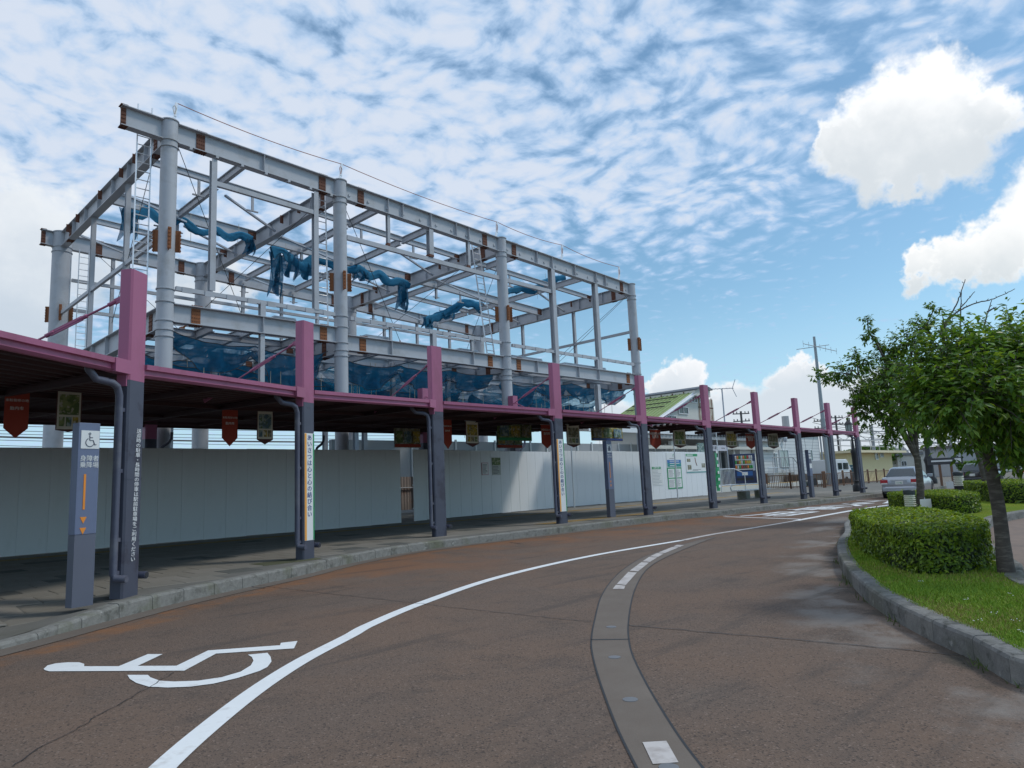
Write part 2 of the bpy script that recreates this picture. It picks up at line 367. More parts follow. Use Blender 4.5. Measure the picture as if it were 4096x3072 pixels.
def asphalt(name, c0, c1, rusty):
    m, n, l, b = node_mat(name)
    t = n.new('ShaderNodeTexCoord').outputs['Object']
    a = MX(n, l, MR(n, l, NZ(n, l, t, .55, 5, .6), .35, .65), c0, c1)
    a = MX(n, l, MR(n, l, NZ(n, l, t, 1.3, 7, .72), .50, .70, 0, .55), a, (.082, .066, .056))
    a = MX(n, l, MR(n, l, NZ(n, l, t, .28, 4, .6, .8), .55, .72, 0, .55), a, (.175, .138, .112))
    vo = n.new('ShaderNodeTexVoronoi'); vo.inputs['Scale'].default_value = 95; l.new(t, vo.inputs['Vector'])
    agg = n.new('ShaderNodeSeparateColor'); l.new(vo.outputs['Color'], agg.inputs[0])
    a = MX(n, l, MR(n, l, agg.outputs[0], .90, 1., 0, .55), a, (.28, .21, .17))
    a = MX(n, l, MR(n, l, agg.outputs[1], .74, 1., 0, .7), a, (.035, .030, .028))
    if rusty:
        at = n.new('ShaderNodeAttribute'); at.attribute_name = 'kerb_distance'; kd = at.outputs['Fac']
        wob = MU(n, l, 'ADD', kd, MU(n, l, 'MULTIPLY', MU(n, l, 'SUBTRACT', NZ(n, l, t, 1.1, 6, .65, .4), .5), 1.1))
        near = MU(n, l, 'MULTIPLY', MR(n, l, wob, .22, .40), MR(n, l, wob, .85, .55))
        a = MX(n, l, MU(n, l, 'MULTIPLY', near, MR(n, l, NZ(n, l, t, 2.4, 5), .38, .64, .05, .75)), a, (.25, .115, .052))
        wide = MU(n, l, 'MULTIPLY', MR(n, l, kd, 5.0, 1.0), MR(n, l, NZ(n, l, t, .42, 7, .68, .6), .40, .62))
        at2 = n.new('ShaderNodeAttribute'); at2.attribute_name = 'rust_zone'
        a = MX(n, l, MU(n, l, 'MULTIPLY', MU(n, l, 'MULTIPLY', wide, .85), at2.outputs['Fac']), a, (.215, .105, .055))
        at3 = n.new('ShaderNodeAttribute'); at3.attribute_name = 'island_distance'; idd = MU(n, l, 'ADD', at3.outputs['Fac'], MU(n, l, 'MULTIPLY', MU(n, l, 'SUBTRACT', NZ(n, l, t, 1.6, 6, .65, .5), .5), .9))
        silt = MU(n, l, 'MULTIPLY', MU(n, l, 'MULTIPLY', MR(n, l, idd, .15, .40), MR(n, l, idd, 1.15, .55)), MR(n, l, NZ(n, l, t, .8, 5, .6), .46, .62))
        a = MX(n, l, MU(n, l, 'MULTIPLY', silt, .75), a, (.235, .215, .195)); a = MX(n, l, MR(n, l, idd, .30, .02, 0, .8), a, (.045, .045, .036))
    mp = n.new('ShaderNodeMapping'); mp.inputs['Rotation'].default_value = (0, 0, math.radians(-28)); mp.inputs['Scale'].default_value = (.22, 1.5, 1); l.new(t, mp.inputs[0])
    a = MX(n, l, MR(n, l, NZ(n, l, mp.outputs[0], 1.4, 5, .6, .5), .54, .70, 0, .5), a, (.072, .060, .053))
    a = MX(n, l, MR(n, l, NZ(n, l, t, 9, 6, .75), .60, .74, 0, .25), a, (.20, .16, .13))
    l.new(a, b.inputs['Base Color']); b.inputs['Roughness'].default_value = .9; b.inputs['Specular IOR Level'].default_value = .25
    bn = n.new('ShaderNodeBump'); bn.inputs['Strength'].default_value = .55; bn.inputs['Distance'].default_value = .006
    l.new(MU(n, l, 'ADD', vo.outputs['Distance'], NZ(n, l, t, 150, 3)), bn.inputs['Height']); l.new(bn.outputs[0], b.inputs['Normal'])
    return m
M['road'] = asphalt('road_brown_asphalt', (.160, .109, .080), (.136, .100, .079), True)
M['roadgrey'] = asphalt('road_grey_asphalt', (.10, .098, .095), (.085, .083, .08), False)
M['ground'] = mat('ground_gravel', (.16, .145, .12), .95, 0, .25, 2, .4, 40)

g = raw('ground', [(-900, -900, -.03), (1500, -900, -.03), (1500, 1500, -.03), (-900, 1500, -.03)], [(0, 1, 2, 3)], M['ground']); tag(g, kind='structure')

kerb_px = [(0, 2601), (255, 2535), (358, 2506), (542, 2457), (722, 2411), (998, 2349), (1200, 2305), (1416, 2252), (1733, 2196), (2302, 2126), (2691, 2079), (2850, 2065), (3100, 2037), (3248, 2020), (3519, 1987)]
kp = [onz(u, v) for u, v in kerb_px]
kp = [Vector((-7, 3.0, 0)), Vector((-3, 5.85, 0))] + kp + [Vector((48, 12.5, 0)), Vector((60, 12.6, 0)), Vector((80, 12.8, 0))]
kerb_path = resample(cr(kp, 10), .6)
def kerb_dist(x, y):
    best = 1e9; sgn = 1
    for i in range(0, len(kerb_fast)-1):
        ax, ay, bx, by = kerb_fast[i]
        dx = bx-ax; dy = by-ay; t = ((x-ax)*dx+(y-ay)*dy)/(dx*dx+dy*dy); t = 0 if t < 0 else 1 if t > 1 else t
        ex = x-ax-t*dx; ey = y-ay-t*dy; d = ex*ex+ey*ey
        if d < best: best = d; sgn = 1 if dx*ey-dy*ex < 0 else -1
    return math.sqrt(best)*sgn
kc = kerb_path[::3]+[kerb_path[-1]]
kerb_fast = [(kc[i].x, kc[i].y, kc[i+1].x, kc[i+1].y) for i in range(len(kc)-1)]
def sm(a, b, x):
    t = max(0., min(1., (x-a)/(b-a))); return t*t*(3-2*t)
ramp_pt = kp[3]
def kerb_h(p):                                        # the kerb drops at the near left crossing
    return .065 + (PV-.065)*sm(1.75, 3.05, p.x)
# road grid with the distance from the kerb stored on it (shape of the iron stain along the kerb)
xs = [-12+.3*i for i in range(0, 120)]+[24+.6*i for i in range(0, 72)]; ys = [-12+.3*i for i in range(0, 99)]
vs = [(x, y, 0.) for y in ys for x in xs]; nx = len(xs)
fs = [(j*nx+i, j*nx+i+1, (j+1)*nx+i+1, (j+1)*nx+i) for j in range(len(ys)-1) for i in range(nx-1)]
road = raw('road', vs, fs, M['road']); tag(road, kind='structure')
a1 = road.data.attributes.new('kerb_distance', 'FLOAT', 'POINT'); a2 = road.data.attributes.new('rust_zone', 'FLOAT', 'POINT')
a1.data.foreach_set('value', [kerb_dist(x, y) for x, y, z in vs])
a2.data.foreach_set('value', [sm(3.5, 7, x)*(1-sm(22, 34, x)) for x, y, z in vs])
far = raw('road_beyond', [(66, -12, -.004), (200, -12, -.004), (200, 12.7, -.004), (66, 12.7, -.004)], [(0, 1, 2, 3)], M['roadgrey']); tag(far, kind='structure')

# pavement slab behind the kerb
back = offset2(kerb_path, .16)
def zpav(x, y):
    return PV - (PV-.065)*(1-sm(1.3, 3.2, x-.25*(y-9.3)))*(1-sm(.6, 2.4, y-(9.0+.64*(x-1.7))))
rows = [0, .3, .6, 1, 1.4, 1.9, 2.5, 3.2, 5, 9, 16, 30, 45]
vs = []; fs = []; nb = len(back)
for r in rows:
    for p in back: vs.append((p.x, p.y+r, zpav(p.x, p.y+r)-.008))
for j in range(len(rows)-1):
    for i in range(nb-1): fs.append((j*nb+i, j*nb+i+1, (j+1)*nb+i+1, (j+1)*nb+i))
M['slab'] = mat('paving_bed', (.15, .142, .125), .95, 0, .25, 3, .3, 60, dirt=(.11, .105, .08), dscale=.6)
pave = raw('pavement', vs, fs, M['slab']); tag(pave, kind='structure')
def kerbmat(name, c0, c1, moss, dark):
    m, n, l, b = node_mat(name); t = n.new('ShaderNodeTexCoord').outputs['Object']
    a = MX(n, l, MR(n, l, NZ(n, l, t, 14, 6, .7), .3, .7), c0, c1)
    a = MX(n, l, MR(n, l, NZ(n, l, t, .9, 6, .65, .4), .50, .66, 0, .75), a, moss)
    a = MX(n, l, MR(n, l, NZ(n, l, t, 4.5, 7, .72, .6), .50, .66, 0, .8), a, dark)
    a = MX(n, l, MR(n, l, NZ(n, l, t, 7, 5, .6), .64, .74, 0, .7), a, tuple(min(1, x*1.7) for x in c1))
    l.new(a, b.inputs['Base Color']); b.inputs['Roughness'].default_value = .92; b.inputs['Specular IOR Level'].default_value = .2
    bn = n.new('ShaderNodeBump'); bn.inputs['Strength'].default_value = .6; bn.inputs['Distance'].default_value = .012; l.new(NZ(n, l, t, 55, 6, .7), bn.inputs['Height']); l.new(bn.outputs[0], b.inputs['Normal']); return m
M['kerb'] = kerbmat('kerb_weathered', (.20, .195, .18), (.265, .26, .24), (.135, .14, .085), (.105, .105, .09))
kerb = bpy.data.objects.new('kerb', None); col.objects.link(kerb); tag(kerb, kind='structure')
def kerb_stone(par, a, b, w, h0, h1, mt, z0=-.02):
    d = (b-a).normalized(); n = Vector((-d.y, d.x, 0)); g = d*.004; a = a+g; b = b-g
    prof = lambda p, h: [p+Vector((0, 0, z0)), p+n*.004+Vector((0, 0, h-.03)), p+n*.016+Vector((0, 0, h-.008)), p+n*.04+Vector((0, 0, h)), p+n*w+Vector((0, 0, h)), p+n*w+Vector((0, 0, z0))]
    m = MB(); m.loft([prof(a, h0), prof(b, h1)]); return m.build('kerb_stone', mt, par)
rk = random.Random(3)
for i in range(len(kerb_path)-1):
    a, b = kerb_path[i], kerb_path[i+1]
    if a.x > 60 or (i % 1): continue
    kerb_stone(kerb, a, b, .17, kerb_h(a)+rk.uniform(-.004, .004), kerb_h(b)+rk.uniform(-.004, .004), M['kerb'])
# gutter strip at the foot of the kerb
gp = [p for p in kerb_path if p.x < 45]
gut = ribbon('gutter_strip', offset2(gp, .01), 0, .006, M['gutter'], None, offset2(gp, -.30)); tag(gut, kind='structure')

# paving tiles: the nearest 300 singly, the rest as one sheet of tiles
tm = [mat('paver_tan', (.205, .188, .158), .9, 0, .16, 5, .3, 80, dirt=(.165, .15, .125), dscale=1.7, dlo=.45, dhi=.75, damt=.7),
      mat('paver_tan_light', (.23, .21, .18), .9, 0, .16, 5, .3, 80, dirt=(.19, .17, .14), dscale=2),
      mat('paver_dark', (.10, .10, .088), .9, 0, .2, 5, .3, 80),
      mat('paver_mossy', (.085, .085, .045), .95, 0, .3, 6, .3, 80, dirt=(.05, .065, .02), dscale=4),
      mat('paver_yellow', (.30, .19, .055), .9, 0, .2, 5, .3, 80, dirt=(.16, .13, .08), dscale=2.5)]
TW, TD = .6, .6
def tile_mesh(mt):
    m = MB(); x, y = TW/2-.005, TD/2-.005; e = .006
    m.add([(-x, -y, -.02), (x, -y, -.02), (x, y, -.02), (-x, y, -.02), (-x, -y, -e), (x, -y, -e), (x, y, -e), (-x, y, -e), (-x+e, -y+e, 0), (x-e, -y+e, 0), (x-e, y-e, 0), (-x+e, y-e, 0)],
          [(0, 1, 5, 4), (1, 2, 6, 5), (2, 3, 7, 6), (3, 0, 4, 7), (4, 5, 9, 8), (5, 6, 10, 9), (6, 7, 11, 10), (7, 4, 8, 11), (8, 9, 10, 11)])
    return m.mesh('paving_tile', mt)
tmesh = [tile_mesh(m) for m in tm]
cand = []
rt_ = random.Random(11)
for i in range(-14, 76):
    for j in range(8, 38):
        x = i*TW+(.3 if j % 2 else 0); y = j*TD
        kd = min(kerb_dist(x+sx*.3, y+sy*.3)*-1 for sx in (-1, 1) for sy in (-1, 1))
        if kd < .165 or y > 22.6: continue
        k = rt_.random(); t = 2 if k < .07 else 1 if k < .35 else 0
        if kd < .62 and rt_.random() < .4: t = 3 if rt_.random() < .5 else 2
        if abs(y-20.4) < .31: t = 4
        if 16 < x < 24 and abs(y-15.0) < .31: t = 4
        cand.append((math.hypot(x, y), x, y, t))
cand.sort(); seen = []; rest = []
for c in cand:
    p = Vector((c[1], c[2], PV))-CAM; z = p.dot(fw); u = 2048+FPX*p.dot(RT)/z if z > .1 else -9999
    if -80 < u < 4200 and len(seen) < 300: seen.append(c)
    elif z > .1: rest.append(c)
for d, x, y, t in seen:
    o = link('paving_tile', tmesh[t], pave); o.location = (x, y, zpav(x, y)+rt_.uniform(-.0015, .0015))
    e = .05; o.rotation_euler = (math.atan2(zpav(x, y+e)-zpav(x, y-e), 2*e), -math.atan2(zpav(x+e, y)-zpav(x-e, y), 2*e), 0)
base_v = [v.co.copy() for v in tmesh[0].vertices]; base_f = [tuple(p.vertices) for p in tmesh[0].polygons]
vs = []; fs = []; mi = []
for d, x, y, t in rest:
    k = len(vs); zz = zpav(x, y)+rt_.uniform(-.0015, .0015); vs += [(v.x+x, v.y+y, v.z+zz) for v in base_v]; fs += [tuple(i+k for i in f) for f in base_f]; mi += [t]*len(base_f)
o = raw('paving_tiles', vs, fs, tm, pave); o.data.polygons.foreach_set('material_index', mi); tag(o, kind='stuff')

M['stud'] = mat('stud_grey', (.15, .155, .165), .6)
# painted markings
marks = bpy.data.objects.new('road_markings', None); col.objects.link(marks); tag(marks, kind='structure')
lp = [onz(u, v) for u, v in [(595, 3140), (652, 3072), (788, 2949), (956, 2813), (1089, 2718), (1228, 2633), (1400, 2544), (1480, 2500), (1688, 2413), (2004, 2307), (2366, 2224), (2728, 2162)]]
ln = resample(cr(lp, 8), .12); ribbon('edge_line', ln, .155, .005, M['linewhite'], marks)
lp2 = [onz(u, v) for u, v in [(2734, 2161), (2850, 2138), (2995, 2115), (3180, 2084)]]
ribbon('edge_line', resample(cr(lp2, 6), .3), .155, .005, M['lineworn'], marks)
lp3 = [onz(u, v) for u, v in [(3183, 2083), (3429, 2039), (3573, 2018), (3700, 2000)]]
ribbon('edge_line', resample(cr(lp3, 6), .4), .22, .005, M['linewhite'], marks)
for a, b, w in [((2888, 2064), (3408, 2001), .15), ((2897, 2067), (3205, 2077), .15), ((3408, 2001), (3590, 2004), .15)]:
    A, B = onz(*a), onz(*b); ribbon('bay_line', [A, A.lerp(B, .5), B], w, .005, M['linewhite'], marks)
# road lettering, stretched along the lane
A, B = onz(2950, 2058), onz(3500, 2006)
for ch, (u, v), ln_ in [('用', (3108, 2057), 3.0), ('専', (3250, 2036), 3.0), ('ス', (3385, 2020), 3.2), ('バ', (3490, 2010), 3.4)]:
    p = onz(u, v); text(ch, 2.0, M['linewhite'], frame((p.x, p.y-.1, .006), (0, -1, 0), (1, 0, 0)) @ Matrix.Diagonal((1.0, ln_/1.95, 1, 1)), marks, 'road_lettering', ext=.001)
def zpx(pts, s=1.58, ou=0, ov=2300): return [onz(ou+x/s, ov+y/s) for x, y in pts]
body = [(275, 597), (300, 575), (350, 562), (430, 555), (500, 555), (532, 565), (532, 580), (750, 580), (935, 503), (1028, 503), (870, 578), (1115, 577), (1315, 480), (1770, 447), (1775, 432), (1880, 420), (1858, 467), (1365, 500), (1165, 608), (310, 612), (285, 605)]
wheel = [(805, 635), (935, 635), (950, 650), (1010, 672), (1100, 677), (1250, 672), (1400, 650), (1520, 615), (1585, 575), (1602, 545), (1592, 522), (1567, 507), (1690, 495), (1710, 520), (1716, 550), (1690, 585), (1640, 610), (1500, 655), (1350, 690), (1200, 710), (1060, 715), (940, 710), (860, 685), (820, 660)]
flat_poly('wheelchair_symbol', zpx(body), .005, M['linewhite'], marks); flat_poly('wheelchair_symbol', zpx(wheel), .005, M['linewhite'], marks)
# concrete channel curving through the carriageway
gl = [(2640, 3250), (2546, 3072), (2464, 2903), (2399, 2727), (2368, 2610), (2367, 2545), (2379, 2481), (2405, 2387), (2452, 2317), (2505, 2270), (2575, 2229), (2669, 2197), (2790, 2163), (2860, 2148)]
gr = [(2960, 3250), (2810, 3072), (2698, 2921), (2587, 2739), (2528, 2616), (2514, 2545), (2513, 2500), (2522, 2428), (2540, 2358), (2575, 2293), (2622, 2252), (2698, 2214), (2800, 2172), (2865, 2149)]
ga = cr([onz(*p) for p in gl], 6); gb = cr([onz(*p) for p in gr], 6)
ch_ = ribbon('road_channel', ga, 0, .004, M['gutter'], None, gb); tag(ch_, kind='structure')
for e in (ga, gb): ribbon('channel_joint', e, .014, .0055, M['tar'], ch_)
A, B = onz(2366, 2561), onz(2514, 2559); ribbon('channel_joint', [A, A.lerp(B, .5), B], .035, .0055, M['tar'], ch_)
def quadp(name, pts, z, mt, par):
    P = [onz(*p) for p in pts]; return raw(name, [(p.x, p.y, z) for p in P], [(0, 1, 2, 3)], mt, par)
zz = lambda x, y: (2200+x/1.706, 2100+y/1.706)
quadp('dash_mark', [zz(703, 1642), zz(878, 1630), zz(795, 1483), zz(632, 1492)], .008, M['lineworn'], marks)
dl = [zz(428, 440), zz(452, 410), zz(540, 318), zz(630, 252), zz(680, 218), zz(735, 192), zz(840, 150), zz(868, 137)]
dr = [zz(505, 442), zz(515, 416), zz(598, 322), zz(680, 256), zz(735, 222), zz(780, 196), zz(885, 152), zz(917, 139)]
for i in range(len(dl)-1):
    A, B, C, D_ = (Vector((*p, 0)) for p in (dl[i], dr[i], dr[i+1], dl[i+1]))
    q = [A.lerp(D_, .04), B.lerp(C, .04), C.lerp(B, .06), D_.lerp(A, .06)]
    quadp('dash_mark', [(a.x, a.y) for a in q], .008, M['lineworn'], marks)
for u, v in [(2458, 2628), (2521, 2797), (2445, 2507), (2675, 3068)]:
    p = onz(u, v, .006); m = MB(); m.lathe((p.x, p.y, .0), [(.0, .004), (.05, .004), (.05, .007), (.03, .009), (.0, .009)], 14); m.build('channel_stud', M['stud'], ch_, smooth=True)
# cracks and the cold joint across the lanes
def crack(pts, w, seed):
    r = random.Random(seed); P = resample([onz(*p) for p in pts], .07); n = len(P)
    P = [p+Vector((r.uniform(-.016, .016), r.uniform(-.016, .016), 0)) for p in P]
    A = offset2(P, w/2); B = [p+Vector((r.uniform(0, .006), 0, 0)) for p in offset2(P, -w/2)]
    return ribbon('crack', A, 0, .0065, M['tar'], marks, B)
crack([(1010, 2340), (1400, 2385), (1900, 2440), (2366, 2490)], .012, 1)
crack([(2512, 2503), (3000, 2545), (3500, 2590), (4000, 2640)], .016, 2)
crack([(700, 2690), (560, 2770), (420, 2850), (300, 2920), (150, 3000), (40, 3072)], .009, 3)
crack([(1000, 2345), (1020, 2352), (1060, 2353)], .03, 5); crack([(2040, 2170), (2090, 2176)], .03, 6); crack([(2690, 2085), (2740, 2090)], .03, 7)

# ------------------------------------------------------------------ planted island on the right
isl = [Vector((2.6, -6, 0)), Vector((3.4, -3, 0)), Vector((4.3, -.9, 0))] + [onz(u, v) for u, v in [(4096, 2753), (3923, 2656), (3803, 2602), (3682, 2542), (3574, 2481), (3483, 2421), (3423, 2361), (3375, 2300), (3354, 2246), (3354, 2198), (3381, 2156)]] + [Vector((18.5, 6.75, 0)), Vector((23, 7.75, 0)), Vector((30, 8.35, 0)), Vector((37, 8.5, 0)), Vector((40, 7.6, 0)), Vector((40.6, 5.0, 0))]
isl_path = resample(cr(isl, 8), .6)[::-1]
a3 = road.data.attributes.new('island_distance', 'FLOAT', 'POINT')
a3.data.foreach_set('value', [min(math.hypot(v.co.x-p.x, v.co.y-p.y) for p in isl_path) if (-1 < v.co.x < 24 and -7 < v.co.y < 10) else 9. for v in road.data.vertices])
#             # reversed: the island lies to the left of the path
inner_px = [(4230, 2025), (4096, 2044), (4020, 2058), (3972, 2071), (3951, 2101), (3966, 2162), (4002, 2200), (4096, 2258), (4250, 2360)]
inner = [onz(u, v, PV) for u, v in inner_px]
inner = [Vector((p.x, p.y, 0)) for p in inner]
inner = [Vector((36, 1.5, 0))] + inner + [Vector((6.6, -2.2, 0)), Vector((5.4, -6, 0))]
inner_path = resample(cr(inner, 8), .6)
ik = bpy.data.objects.new('island_kerb', None); col.objects.link(ik); tag(ik, kind='structure')
gk = [kerbmat('island_kerb_weathered', (.155, .155, .15), (.215, .215, .205), (.095, .10, .075), (.07, .072, .065)), kerbmat('island_kerb_pale', (.18, .18, .17), (.24, .235, .22), (.12, .12, .09), (.085, .085, .075))]
for path in (isl_path,):
    for i in range(len(path)-1): kerb_stone(ik, path[i], path[i+1], .17, PV+rk.uniform(-.004, .004), PV+rk.uniform(-.004, .004), gk[rk.random() < .35])
ipr = inner_path[::-1]
for i in range(len(ipr)-1):
    if ipr[i].x < 33: kerb_stone(ik, ipr[i], ipr[i+1], .16, PV+.01, PV+.01, gk[1])
lawn_poly = offset2(isl_path, .13) + offset2(ipr, .12)
m, n, l, b = node_mat('lawn_turf'); t = n.new('ShaderNodeTexCoord').outputs['Object']
a = MX(n, l, MR(n, l, NZ(n, l, t, 1.3, 5), .35, .65), (.150, .225, .014), (.205, .245, .022))
a = MX(n, l, MR(n, l, NZ(n, l, t, 60, 3), .4, .7, 0, .7), a, (.065, .115, .012))
a = MX(n, l, MR(n, l, NZ(n, l, t, .7, 4), .55, .75, 0, .6), a, (.21, .205, .05))
l.new(a, b.inputs['Base Color']); b.inputs['Roughness'].default_value = .9; b.inputs['Specular IOR Level'].default_value = .1
bn = n.new('ShaderNodeBump'); bn.inputs['Strength'].default_value = 1.; bn.inputs['Distance'].default_value = .03; l.new(NZ(n, l, t, 45, 4, .7), bn.inputs['Height']); l.new(bn.outputs[0], b.inputs['Normal'])
M['lawn'] = m
lawn = flat_poly('lawn', lawn_poly, PV-.012, M['lawn']); tag(lawn, kind='structure')
def inpoly(x, y, poly):
    c = False; j = len(poly)-1
    for i in range(len(poly)):
        a, b = poly[i], poly[j]
        if (a.y > y) != (b.y > y) and x < (b.x-a.x)*(y-a.y)/(b.y-a.y)+a.x: c = not c
        j = i
    return c
# inner plaza of brownish blocks
plz = flat_poly('plaza_paving', [Vector((5.4, -9, 0)), Vector((40, -9, 0)), Vector((40, 1.5, 0))] + offset2(inner_path, -.03), .006, mat('plaza_blocks', (.20, .145, .115), .9, 0, .2, 4, .3, 60, dirt=(.13, .10, .085), dscale=1.2)); tag(plz, kind='structure')
# turf blades
rg = random.Random(5); vs = []; fs = []; mi = []
gm = [mat('blade_green', (.150, .275, .014), .7, 0, .2, 3), mat('blade_light', (.235, .345, .022), .7, 0, .2, 3), mat('blade_dry', (.28, .25, .07), .8, 0, .2, 3)]
cnt = 0
while cnt < 52000:
    u = rg.uniform(3340, 4130); v = rg.uniform(2080, 2760)
    p = onz(u, v, PV-.01)
    if p.length > 34 or rg.random() > .9: continue
    if not inpoly(p.x, p.y, lawn_poly): continue
    s = .6+.05*p.length; h = rg.uniform(.010, .030)*(1+.02*p.length); w = .0035*s*1.6; a = rg.uniform(0, 6.28); lx, ly = rg.uniform(-.02, .02), rg.uniform(-.02, .02)
    k = len(vs); dx, dy = math.cos(a)*w, math.sin(a)*w
    vs += [(p.x-dx, p.y-dy, PV-.014), (p.x+dx, p.y+dy, PV-.014), (p.x+lx, p.y+ly, PV-.012+h)]; fs.append((k, k+1, k+2))
    q = rg.random()+.55*mnoise.noise((p.x*.9, p.y*.9, 4))+.35*mnoise.noise((p.x*3, p.y*3, 7)); mi.append(0 if q < .45 else 1 if q < .86 else 2); cnt += 1
o = raw('grass', vs, fs, gm); o.data.polygons.foreach_set('material_index', mi); tag(o, 'short green grass blades covering the island lawn', 'grass', kind='stuff')
# weeds along the foot of the island kerb
vs = []; fs = []
for i in range(1400):
    k = rg.randrange(4, len(isl_path)-1); p = isl_path[k].lerp(isl_path[k-1], rg.random())
    if p.x > 16 or p.x < 5: continue
    if mnoise.noise((p.x*1.3, p.y*1.3, 2)) < .05: continue
    nrm = (isl_path[k]-isl_path[k-1]); nrm = Vector((nrm.y, -nrm.x, 0)).normalized()
    c = p+nrm*abs(rg.gauss(0, .05)); h = rg.uniform(.02, .09); a = rg.uniform(0, 6.28); w = .006; q = len(vs)
    vs += [(c.x-math.cos(a)*w, c.y-math.sin(a)*w, 0), (c.x+math.cos(a)*w, c.y+math.sin(a)*w, 0), (c.x+rg.uniform(-.04, .04), c.y+rg.uniform(-.04, .04), h)]; fs.append((q, q+1, q+2))
o = raw('kerb_weeds', vs, fs, mat('weed_green', (.07, .10, .025), .8)); tag(o, 'thin weeds sprouting along the foot of the island kerb', 'weeds', kind='stuff')
# ------------------------------------------------------------------ hoarding of white panels
def hoarding(name, label, A, B, n, H, parent_group):
    t = thing(name, label, 'hoarding', (A.x, A.y, PV), 0, parent_group); d = (B-A); L_ = d.length/n; d.normalize(); ang = math.atan2(d.y, d.x)
    t.rotation_euler = (0, 0, ang)
    m = MB(); w = L_-.003
    xs_ = [0, .008, .012, w-.012, w-.008, w]; ys_ = [.006, .004, 0, 0, .004, .006]
    prof = [(x, y) for x, y in zip(xs_, ys_)]+[(w, .04), (0, .04)]
    m.loft([[Vector((x, y, z)) for x, y in prof] for z in (.012, H)]); me = m.mesh('panel', M['hoard'])
    r = random.Random(len(name)+n)
    for i in range(n):
        o = link('panel', me, t); o.location = (i*L_+.0015, r.uniform(-.002, .002), r.uniform(-.008, .008))
    m = MB()
    for z in (.5, 1.4, H-.35): m.tube([(0, .07, z), (L_*n, .07, z)], .024, 8)
    m.build('rail', M['alu'], t)
    return t
HA = onz(-500, 2272, PV); HB = onz(1606, 2092, PV)
HA = onz(0, 2230, PV); dirn = (HB-HA).normalized(); n0 = 28; pw = .675
HA2 = HB-dirn*pw*n0
hoarding('hoarding', 'long run of white hoarding panels left of the gap', HA2, HB, n0, 2.74, 'site hoardings')
HC = onz(1659, 2085, PV); HD = onz(2214, 2033, PV); HE = onz(2832, 1981, PV)
nn = round((HD-HC).length/pw); hoarding('hoarding', 'white hoarding panels from the gap to the second slogan post', HC, HD, nn, 2.80, 'site hoardings')
hoarding('hoarding', 'white hoarding panels carrying the notice boards near the station entrance', HD+Vector((.02, 0, 0)), HE, round((HE-HD).length/pw), 2.86, 'site hoardings')

# ------------------------------------------------------------------ covered walkway
base_px = [((491, 2383), (556, 2374), (583, 1101)), ((1216, 2238), (1261, 2231), (1254, 1293)), ((1752, 2148), (1790, 2143), (1767, 1388)), ((2249, 2095), (2274, 2092), (2240, 1455)), ((2597, 2060), (2616, 2058), (2576, 1504)), ((2857, 2034), (2873, 2032), (2834, 1541)), ((3056, 2014), (3073, 2012), (3032, 1569)), ((3216, 1997), (3231, 1995), (3192, 1593)), ((3347, 1984), (3359, 1982), (3321, 1612)), ((3453, 1972), (3464, 1970), (3425, 1629))]
PB, PH = [], []
for c, r_, tp in base_px:
    b_ = onz(*r_, PV); PB.append(b_); PH.append(over(*tp, b_).z-PV)
# smooth the measured line of posts (they stand behind the kerb)
PW = [.34, .34]+[.39]*8; PD = [.20, .21]+[.18]*8
canopy = thing('walkway_canopy', 'pink steel walkway canopy on tall two-tone posts along the kerb', 'canopy', (0, 0, 0))
tang = []
for i in range(10):
    a = PB[max(i-1, 0)]; b = PB[min(i+1, 9)]; tang.append((b-a).normalized())
tang[0] = Vector((.80, .60, 0)); tang[1] = Vector((.93, .37, 0))
PC = []
for i in range(10):
    t = tang[i] if i < 2 else Vector((1, 0, 0)); n_ = Vector((-t.y, t.x, 0)); PC.append((PB[i]-t*PW[i]/2+n_*PD[i]/2, t, n_))
BT, BBm, SP = .705, .664, .648
def rbox(m, c, t, n_, w, z0, z1, e=.025, d=None):
    d = w if d is None else d
    q = [(-w/2+e, -d/2), (w/2-e, -d/2), (w/2, -d/2+e), (w/2, d/2-e), (w/2-e, d/2), (-w/2+e, d/2), (-w/2, d/2-e), (-w/2, -d/2+e)]
    m.loft([[Vector((c.x, c.y, z))+t*x+n_*y for x, y in q] for z in (z0, z1)])
